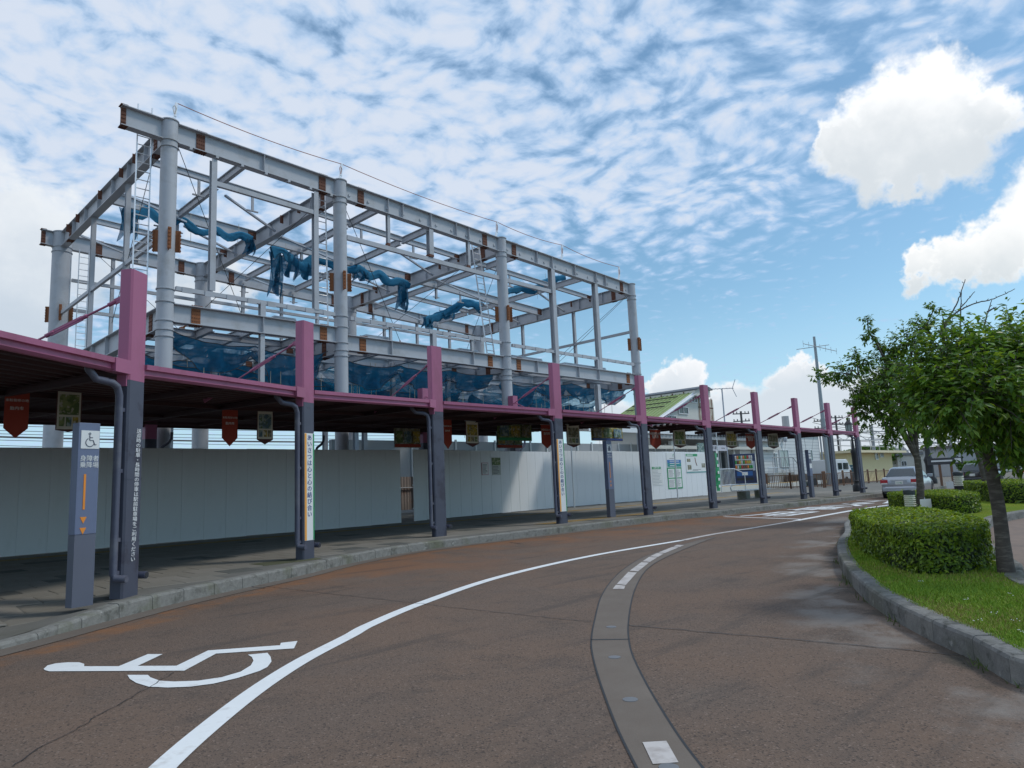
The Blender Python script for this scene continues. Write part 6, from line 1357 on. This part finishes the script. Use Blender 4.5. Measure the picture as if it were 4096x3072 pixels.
# lantern post by the last canopy post
lp_ = onz(3432, 1966, PV); lt = thing('lantern_post', 'black ornate lantern post behind the last canopy post', 'street lamp', (lp_.x, lp_.y, PV)); h = over(3405, 1680, lp_).z-PV
m = MB(); m.lathe((0, 0, 0), [(.26, 0), (.26, .35), (.2, .4), (.15, .55), (.18, .6), (.11, .7), (.13, 1.4), (.14, 2.2), (.17, 2.3), (.09, 2.45), (.06, 2.9), (.05, h-.4)], 14); m.build('post', M['black'], lt, smooth=True, autos=50)
m = MB(); m.lathe((-.35, 0, h-1.0), [(.04, 0), (.12, .1), (.16, .5), (.18, .72)], 6); m.build('lantern_glass', M['glassbl'], lt); m = MB(); m.lathe((-.35, 0, h-.28), [(.24, 0), (.2, .08), (.06, .25), (.02, .45)], 6); m.tube([(0, 0, h-.4), (-.1, 0, h+.1), (-.35, 0, h+.12)], .03, 6); [m.tube([(-.35+.13*math.cos(t), .13*math.sin(t), h-1.0), (-.35+.18*math.cos(t), .18*math.sin(t), h-.28)], .015, 4) for t in (0, 1.05, 2.1, 3.14, 4.2, 5.2)]; m.build('lantern_frame', M['black'], lt)
# far lamp post, sign board on posts
lp2 = onz(3740, 1950, 0); l2 = thing('lamp_post', 'dark lamp post beyond the silver car', 'street lamp', (lp2.x+4, lp2.y+1.2, 0)); h = 8.0
m = MB(); m.lathe((0, 0, 0), [(.4, 0), (.4, .5), (.28, .7), (.26, 1.6), (.34, 1.9), (.2, 2.2), (.16, 3), (.13, h)], 10); m.build('post', M['black'], l2, smooth=True)
sb = thing('sign_board', 'dark guide board on two brown posts at the island tip', 'sign', (lp2.x-3.0, lp2.y-1.5, 0), math.radians(-60))
for s_ in (-1, 1): m = MB(); m.box((s_*.33, 0, .8), (.12, .12, 1.6)); m.build('post', M['brown'], sb)
m = MB(); m.box((0, -.03, 1.72), (2.0, .1, .42)); m.build('board', M['trim'], sb); m = MB(); m.box((.72, -.09, 1.74), (.36, .01, .26)); m.box((-.2, -.09, 1.74), (1.2, .01, .10)); m.build('printed_line', M['sheet'], sb)

# ------------------------------------------------------------------ far houses and trees
def house(lab, u0, u1, v0, v1, dist, wallm, roofm, rh=.35, flat=False):
    a = atd(u0, v1, dist); b = atd(u1, v1, dist); zt = atd((u0+u1)/2, v0, dist).z; w = (b-a).length; c = (a+b)/2; d = (b-a); rz = math.atan2(d.y, d.x)
    root = thing('house', lab, 'house', (c.x, c.y, 0), rz, 'buildings beyond the railway'); hw = zt*(1-(0 if flat else rh)); dp = w*.8
    m = MB(); m.box((0, dp/2, hw/2), (w, dp, hw)); m.build('wall', wallm, root)
    m = MB()
    if flat: m.box((0, dp/2, hw+.15), (w*1.08, dp*1.08, .35))
    else: m.add([(-w*.56, -.6, hw-.2), (w*.56, -.6, hw-.2), (w*.56, dp+.6, hw-.2), (-w*.56, dp+.6, hw-.2), (-w*.54, dp/2, zt), (w*.54, dp/2, zt)], [(0, 1, 5, 4), (2, 3, 4, 5), (0, 4, 3), (1, 2, 5), (0, 3, 2, 1)])
    m.build('roof', roofm, root)
    for k in range(max(2, int(w/4))): x = -w*.36+k*w*.72/max(1, int(w/4)-1 or 1); window(root, x, hw*.62, w*.12, hw*.22, -.03, 'glassdk', 2)
brnroof = mat('far_roof_brown', (.13, .115, .11), .8); gryroof = mat('far_roof_grey', (.20, .21, .22), .8)
house('grey roofed house right of the beige building', 3555, 3650, 1790, 1885, 130, M['wallgrey'], gryroof)
house('low cream building behind the silver sedan', 3595, 3765, 1818, 1885, 110, M['cream'], gryroof, flat=True)
house('brown roofed house behind the lamp post', 3720, 3830, 1788, 1885, 140, M['wallgrey'], brnroof)
house('flat grey building behind the dark cars', 3800, 4010, 1786, 1885, 95, M['wallgrey'], brnroof, flat=True)
house('distant house left in the hoarding gap', 1600, 1665, 1790, 1950, 90, M['cream'], brnroof)
house('grey roofed house far right behind the tree', 3990, 4200, 1800, 1885, 120, M['cream'], gryroof)
# corrugated screen in the hoarding gap
a = ony(1600, 1870, 26); o = thing('corrugated_fence', 'rusty corrugated fence seen through the hoarding gap', 'fence', (a.x-.5, 26.5, 0)); m = MB(); n_ = 40
m.loft([[Vector((k*.08, .03*(k % 2), z)) for k in range(n_)]+[Vector((k*.08, .03*(k % 2)+.01, z)) for k in range(n_-1, -1, -1)] for z in (.5, 2.0)]); m.build('sheet', mat('old_sheet', (.30, .25, .22), .8, 0, .2, 2, dirt=(.22, .12, .08), dscale=2), o); m = MB(); [m.tube([(x, -.06, 0), (x, -.06, 2.2)], .04, 6) for x in (.2, 1.6, 2.9)]; m.tube([(0, -.06, 1.5), (3.2, -.06, 1.5)], .03, 6); m.build('frame', M['wallgrey'], o)
# ------------------------------------------------------------------ trees, hedges and small things on the island
def leafmat(name, c, tr=.36):
    m, n, l, b = node_mat(name); t = n.new('ShaderNodeTexCoord').outputs['Object']
    cc = MX(n, l, MR(n, l, NZ(n, l, t, 2.2, 4), .3, .7), tuple(x*.72 for x in c), tuple(x*1.25 for x in c))
    l.new(cc, b.inputs['Base Color']); b.inputs['Roughness'].default_value = .42; b.inputs['Specular IOR Level'].default_value = .45
    tl = n.new('ShaderNodeBsdfTranslucent'); l.new(MX(n, l, .5, cc, (c[0]*2.4, c[1]*1.9, c[2]*1.0)), tl.inputs[0]); ms_ = n.new('ShaderNodeMixShader'); ms_.inputs[0].default_value = tr
    l.new(b.outputs[0], ms_.inputs[1]); l.new(tl.outputs[0], ms_.inputs[2]); l.new(ms_.outputs[0], n['Material Output'].inputs[0]); return m
LM = [leafmat('leaf_green', (.105, .215, .024)), leafmat('leaf_dark', (.070, .155, .024)), leafmat('leaf_yellowish', (.170, .275, .028), .45)]
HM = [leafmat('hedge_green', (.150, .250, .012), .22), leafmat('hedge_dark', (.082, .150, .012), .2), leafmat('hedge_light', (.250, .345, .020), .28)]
LEAFV = [(0, 0, 0), (.24, .42, .05), (0, 1, -.10), (-.24, .42, .05), (0, .45, -.03)]
LEAFF = [(0, 1, 4), (1, 2, 4), (2, 3, 4), (3, 0, 4)]
def leaf_matrix(p, d, r, s):
    d = d.normalized(); a = d.cross(Vector((0, 0, 1)))
    if a.length < .1: a = Vector((1, 0, 0))
    a.normalize(); nn = a.cross(d); t = r.uniform(-.7, .7); a2 = a*math.cos(t)+nn*math.sin(t); n2 = a2.cross(d)
    return Matrix(((a2.x*s, d.x*s, n2.x*s, p.x), (a2.y*s, d.y*s, n2.y*s, p.y), (a2.z*s, d.z*s, n2.z*s, p.z), (0, 0, 0, 1)))
def tree(name, label, base, fork_z, tr_r, lobes, ntw, lsz, seed, lean=(0, 0), singles=0, per=11, group='cherry trees on the island'):
    r = random.Random(seed); base = Vector(base); root = thing(name, label, 'tree', base, 0, group); O = base
    fk = Vector((base.x+lean[0], base.y+lean[1], fork_z)); m = MB(O)
    pts = [base+Vector((0, 0, -.05)), base+Vector((lean[0]*.02, lean[1]*.02, .12)), base.lerp(fk, .5)+Vector((.03, -.02, 0)), fk]
    P = resample(cr(pts, 6), .10); m.tube(P, [tr_r*(1.18-.18*min(1, i/4) if i < 4 else 1-.20*i/len(P))*(1+.05*mnoise.noise((i*.9, seed, 0))) for i in range(len(P))], 12)
    m.build('trunk', M['bark'], root, smooth=True, autos=60)
    m = MB(O); mats_ = []
    big = []
    cen = sum((c for c, _ in lobes), Vector())/len(lobes)
    for k in range(5):
        tgt = lobes[(k*3+1) % len(lobes)][0].lerp(cen, .35); big.append(tgt)
        mid = fk.lerp(tgt, .5)+Vector((r.uniform(-.1, .1), r.uniform(-.1, .1), .12*(tgt-fk).length)); L_ = cr([fk-Vector((0, 0, .1)), mid, tgt], 6); m.tube(L_, [tr_r*(.55-.38*i/len(L_)) for i in range(len(L_))], 8)
    tw = []
    for c, rad in lobes:
        b0 = min(big, key=lambda q: (q-c).length); mid = b0.lerp(c, .5)+Vector((r.uniform(-.12, .12), r.uniform(-.12, .12), r.uniform(-.05, .15))); L_ = cr([b0, mid, c], 4); m.tube(L_, [tr_r*(.24-.14*i/len(L_)) for i in range(len(L_))], 6)
        n = max(4, int(ntw*rad**2.0))
        for k in range(n):
            v = Vector((r.gauss(0, 1), r.gauss(0, 1), r.gauss(0, 1)+.15)).normalized()*rad*(r.random()**.45)*(.85+.35*r.random()); e = c+v; s_ = c+v*.25
            if k % 2 == 0: m.tube([s_, s_.lerp(e, .5)+Vector((0, 0, .04)), e], [tr_r*.07, tr_r*.055, tr_r*.03], 4)
            tw.append((s_, e))
    m.build('limbs', M['bark'], root, smooth=True, autos=60)
    leaves = []
    for s_, e in tw:
        d = (e-s_).normalized()
        for k in range(per):
            t = .35+.75*k/per; p = s_.lerp(e, t)+Vector((r.gauss(0, .02), r.gauss(0, .02), r.gauss(0, .02)))
            az = r.uniform(0, 6.28); dd = d*.55+Vector((math.cos(az), math.sin(az), 0))*.8+Vector((0, 0, r.uniform(-.95, .12)))
            leaves.append((leaf_matrix(p, dd, r, lsz*r.uniform(.65, 1.2)), r.choice((0, 0, 1, 1, 2)), p))
    if singles:
        leaves.sort(key=lambda q: (q[2]-CAM).length); front = leaves[:singles]; leaves = leaves[singles:]
    vs = []; fs = []; mi = []
    for Mx, k, p in leaves:
        q = len(vs); vs += [tuple((Mx @ Vector(v))-O) for v in LEAFV]; fs += [tuple(i+q for i in f) for f in LEAFF]; mi += [k]*4
    cr_o = raw('crown', vs, fs, LM, root); cr_o.data.polygons.foreach_set('material_index', mi); tag(cr_o, kind='stuff')
    if singles:
        mes = []
        for k in range(3): me = bpy.data.meshes.new('leaf'); me.from_pydata(LEAFV, [], LEAFF); me.materials.append(LM[k]); mes.append(me)
        for Mx, k, p in front: o = link('leaf', mes[k], cr_o); T = Matrix.Translation(-O) @ Mx; o.matrix_parent_inverse = Matrix.Identity(4); o.matrix_basis = T
    return root
def lob(lst, d0): return [(atd(u, v, d), r_) for u, v, d, r_ in lst]
treeB_l = lob([(3290, 1500, 19.4, .33), (3370, 1500, 19.6, .48), (3440, 1455, 19.8, .5), (3475, 1340, 19.6, .32), (3470, 1280, 19.6, .2), (3540, 1430, 19.8, .65), (3620, 1370, 19.6, .6), (3700, 1310, 19.8, .5), (3735, 1240, 19.6, .25), (3560, 1550, 19.4, .85), (3450, 1570, 19.2, .55), (3480, 1650, 19.4, .6), (3575, 1670, 19.2, .72), (3680, 1560, 19.6, .85), (3660, 1700, 19.6, .55), (3740, 1730, 19.6, .4), (3560, 1745, 19.2, .35), (3420, 1610, 19.4, .35), (3600, 1480, 20.6, .8), (3780, 1600, 20.2, .8), (3520, 1560, 20.4, .7)], 20)
tree('cherry_tree', 'leafy cherry tree forking behind the front hedge, its crown reaching left', onz(3684, 2050, PV), 1.70, .105, treeB_l, 190, .118, 21, (.06, -.06))
treeA_l = lob([(3720, 1520, 7.8, .48), (3800, 1430, 8.0, .55), (3930, 1440, 8.2, .6), (4060, 1420, 8.4, .65), (3690, 1610, 7.8, .42), (3800, 1620, 7.5, .55), (3910, 1570, 7.4, .6), (4040, 1580, 7.5, .65), (4150, 1500, 7.9, .75), (3860, 1680, 8.3, .45), (3990, 1690, 7.8, .52), (4110, 1700, 7.7, .6), (4160, 1840, 8.0, .42), (4330, 1600, 8.4, .9), (3880, 1500, 8.9, .6), (4050, 1530, 9.0, .7), (3960, 1640, 8.8, .6), (4090, 1640, 8.6, .6), (4290, 1420, 8.6, .7)], 8)
tree('cherry_tree', 'nearest dark cherry tree standing on the lawn at the right edge', onz(4026, 2290, PV), 1.72, .078, treeA_l, 330, .095, 22, (-.02, .03), singles=290, per=11)
treeC_l = lob([(3900, 1560, 28, .9), (4010, 1500, 28, 1.0), (3960, 1640, 28, .9), (4080, 1600, 28.5, 1.1)], 28)
tree('cherry_tree', 'slender cherry tree between the hedges farther back', onz(3953, 1996, PV), 2.0, .10, treeC_l, 40, .16, 23, (-.25, .1))
# bare branches rising over the crowns
db = thing('dead_branches', 'bare grey branches rising above the leafy crowns', 'branches', atd(3780, 1330, 19))
for k, pts in enumerate([[(3760, 1340), (3775, 1300), (3805, 1255), (3835, 1195), (3861, 1117)], [(3765, 1335), (3785, 1290), (3840, 1235), (3899, 1166)], [(3838, 1380), (3843, 1260), (3846, 1167)], [(3770, 1330), (3800, 1275), (3850, 1235), (3920, 1208), (3975, 1195), (4060, 1156)], [(3930, 1330), (3948, 1260), (3967, 1200)], [(3950, 1248), (3985, 1228)]]):
    m = MB(db.location); Q = resample(cr([atd(u, v, 19) for u, v in pts], 5), .07); rb_ = random.Random(k); Q = [p+Vector((rb_.uniform(-.008, .008), rb_.uniform(-.008, .008), rb_.uniform(-.008, .008))) for p in Q]
    m.tube(Q, [.028-.02*i/len(Q) for i in range(len(Q))], 6)
    for j in range(2, len(Q)-1, 4): m.tube([Q[j], Q[j]+Vector((rb_.uniform(-.06, .06), rb_.uniform(-.06, .06), .05))], .008, 4)
    m.build('branch', M['bark'], db)
def hedge(label, poly, z0, h, nleaf, ls, seed):
    r = random.Random(seed); poly = [Vector((x, y, 0)) for x, y in poly]; P = resample(cr(poly+[poly[0]], 6), .15)[:-1]; c = sum(P, Vector())/len(P)
    root = thing('hedge', label, 'hedge', (c.x, c.y, z0), 0, 'clipped hedges on the island')
    m = MB(); prof = [(1.0, -.05), (1.01, h*.5), (.985, h*.86), (.93, h*.95)]
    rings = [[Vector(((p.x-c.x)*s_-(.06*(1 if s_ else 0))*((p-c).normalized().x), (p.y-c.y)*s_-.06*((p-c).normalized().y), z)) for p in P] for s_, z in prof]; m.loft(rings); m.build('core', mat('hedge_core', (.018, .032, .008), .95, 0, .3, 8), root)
    n = len(P); per = [(P[(i+1) % n]-P[i]).length for i in range(n)]; tot = sum(per)
    xs_ = [p.x for p in P]; ys_ = [p.y for p in P]; area = abs(sum(P[i].x*P[(i+1) % n].y-P[(i+1) % n].x*P[i].y for i in range(n)))/2; side = tot*h; vs = []; fs = []; mi = []
    ftop = area/(area+side)
    ccw = sum(P[i].x*P[(i+1) % n].y-P[(i+1) % n].x*P[i].y for i in range(n)) > 0
    cnt = 0
    while cnt < nleaf:
        if r.random() < ftop:
            x = r.uniform(min(xs_), max(xs_)); y = r.uniform(min(ys_), max(ys_))
            if not inpoly(x, y, P): continue
            bz = .025*mnoise.noise((x*2.5, y*2.5, seed)); p = Vector((x-c.x, y-c.y, h+bz-abs(r.gauss(0, .02)))); nr = Vector((r.gauss(0, .55), r.gauss(0, .55), 1)); k = r.choice((0, 0, 2, 2, 1))
        else:
            i = r.choices(range(n), per)[0] if cnt < 1 else r.randrange(n); a = P[i].lerp(P[(i+1) % n], r.random()); d = (P[(i+1) % n]-P[i]).normalized(); on = Vector((d.y, -d.x, 0))*(1 if ccw else -1); z = h*(1-r.random()**1.15); bz = .03*mnoise.noise((a.x*3, a.y*3, z*4+seed))
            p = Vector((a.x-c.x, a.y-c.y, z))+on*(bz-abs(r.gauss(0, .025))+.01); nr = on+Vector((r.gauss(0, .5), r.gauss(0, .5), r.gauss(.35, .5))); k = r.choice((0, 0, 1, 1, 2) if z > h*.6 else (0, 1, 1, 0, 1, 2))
        shoot = r.random() < .035; p = p+nr.normalized()*(r.uniform(.02, .06) if shoot else 0); nr.normalize(); a = nr.orthogonal().normalized(); t = r.uniform(0, 6.28); a = a*math.cos(t)+nr.cross(a)*math.sin(t); b = nr.cross(a); s_ = ls*r.uniform(.6, 1.25); q = len(vs)
        vs += [tuple(p-a*s_*.5), tuple(p+b*s_*.22+nr*s_*.06), tuple(p+a*s_*.5-nr*s_*.1), tuple(p-b*s_*.22+nr*s_*.06)]; fs.append((q, q+1, q+2, q+3)); mi.append(k); cnt += 1
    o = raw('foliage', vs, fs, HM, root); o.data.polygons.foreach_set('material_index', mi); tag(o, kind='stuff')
hedge('big clipped box hedge on the lawn in front of the trees', [(12.7, 4.55), (11.2, 3.85), (9.9, 3.15), (9.25, 2.62), (9.5, 2.25), (10.3, 2.12), (11.6, 2.45), (12.9, 3.05), (14.2, 3.75), (14.6, 4.45), (13.9, 4.85)], PV, .50, 18000, .066, 1)
hedge('rounded clipped hedge behind the cherry tree trunk', [(24.6, 7.6), (23.2, 6.9), (21.9, 5.7), (21.2, 4.9), (21.9, 4.6), (23.6, 5.0), (26.4, 6.2), (26.8, 7.1), (25.8, 7.7)], PV, .46, 12000, .08, 2)
hedge('clipped hedge at the right beyond the slender tree', [(27.0, 5.0), (29.5, 6.3), (31.6, 7.0), (33.0, 6.6), (31.5, 5.0), (28.5, 3.9), (26.6, 3.9)], PV, .62, 10000, .085, 3)
hedge('low hedge by the dark cars at the far end of the island', [(34.5, 7.4), (36.5, 7.9), (38.8, 7.6), (38.8, 5.5), (36.0, 4.6), (34.3, 5.2)], PV, .5, 6000, .09, 4)
M['lampcream'] = mat('lamp_cream', (.62, .62, .50), .4)
def bollard(lab, p, s):
    root = thing('bollard_light', lab, 'bollard light', p, 0, 'bollard lights on the island'); m = MB(); m.lathe((0, 0, 0), [(.15*s, 0), (.15*s, .17*s), (.13*s, .18*s)], 18); m.build('base', M['black'], root, smooth=True)
    me = None
    for k in range(6):
        if me is None: m = MB(); m.lathe((0, 0, 0), [(.10*s, 0), (.145*s, .0), (.15*s, .012*s), (.11*s, .052*s), (.10*s, .052*s)], 18); me = m.mesh('louvre', M['lampcream'], smooth=True)
        o = link('louvre', me, root); o.location = (0, 0, (.18+.053*k)*s)
    m = MB(); m.lathe((0, 0, .50*s), [(.10*s, -.01), (.15*s, 0), (.152*s, .10*s), (.13*s, .125*s), (.0, .13*s)], 18); m.build('cap', mat('lamp_cap', (.035, .045, .05), .5), root, smooth=True)
bollard('cream louvred bollard light left of the forked tree trunk', onz(3646, 2052, PV), 1.0); bollard('cream louvred bollard light near the dark hatchback', onz(3841, 1966, PV), 1.5)
def stake(lab, u, v, w, h, rz):
    p = onz(u, v, PV); root = thing('stake_sign', lab, 'sign', p, rz, 'small white signs in the island'); m = MB(); m.box((0, 0, .12+h/2), (w, .012, h)); m.build('plate', M['wallwhite'], root, bevel=.0); m = MB(); m.tube([(0, .02, 0), (0, .02, .16+h)], .014, 6); m.build('stake', M['steel2'], root)
stake('small white plate on a stake right of the forked trunk', 3708, 2052, .36, .25, math.radians(-30)); stake('tiny white plate on a stake by the far bollard light', 3803, 1964, .32, .34, math.radians(-60))
# dandelion-like white flowers in the lawn
fl = thing('lawn_flowers', 'tiny white flowers dotted over the lawn', 'flowers', (0, 0, 0)); fl['kind'] = 'stuff'; m = MB(); rf = random.Random(8)
for u, v in [(3912, 2483), (4062, 2483), (4080, 2530), (3975, 2456), (3682, 2326), (3860, 2400), (4040, 2380)]: p = onz(u, v, PV+.04); [m.box(p+Vector((rf.uniform(-.03, .03), rf.uniform(-.03, .03), rf.uniform(0, .02))), (.006, .006, .003)) for k in range(5)]
m.build('flowers', M['white'], fl)
# far trees
def far_tree(lab, u, v0, v1, dist, wpx, seed, n=1800):
    r = random.Random(seed); t = atd(u, v0, dist); b = atd(u, v1, dist); rad = wpx/FPX*dist/2; root = thing('far_tree', lab, 'tree', (t.x, t.y, 0), 0, 'trees behind the station'); zt = t.z; zb = max(1.2, b.z)
    m = MB(); m.tube([(0, 0, 0), (0, 0, zt*.7)], [.25, .1], 6); m.build('trunk', M['bark'], root); vs = []; fs = []; mi = []; s0 = max(.28, rad*.11)
    lb = [(Vector((r.uniform(-.7, .7)*rad, r.uniform(-.7, .7)*rad, zb+(zt-zb)*r.uniform(.15, .8))), rad*r.uniform(.3, .55)) for k in range(9)]
    for k in range(n):
        c, rr = r.choice(lb); v = Vector((r.gauss(0, 1), r.gauss(0, 1), r.gauss(0, 1))).normalized()*rr*r.random()**.4; p = c+v; p.z = min(p.z, zt); nn = (v.normalized()+Vector((r.gauss(0, .5), r.gauss(0, .5), r.gauss(.3, .5)))).normalized(); a = nn.orthogonal().normalized(); bb = nn.cross(a); s = s0*r.uniform(.6, 1.3); q = len(vs); vs += [tuple(p-a*s), tuple(p+bb*s*.6), tuple(p+a*s), tuple(p-bb*s*.6)]; fs.append((q, q+1, q+2, q+3)); mi.append(r.choice((0, 1, 1)))
    o = raw('crown', vs, fs, LM, root); o.data.polygons.foreach_set('material_index', mi); tag(o, kind='stuff')
far_tree('dark round tree behind the beige building', 3500, 1786, 1850, 112, 150, 1); far_tree('dark tree behind the beige building roof, left one', 3400, 1800, 1850, 115, 120, 2); far_tree('green bush between the far houses', 3790, 1830, 1890, 100, 70, 3); far_tree('green tree seen above the hoarding gap', 1640, 1770, 1990, 60, 150, 4); far_tree('bushy tree behind the far right cars', 3880, 1850, 1900, 80, 90, 5); far_tree('dark green tree beyond the right hedge', 4060, 1790, 1900, 70, 140, 6)
bpy.context.view_layer.update()
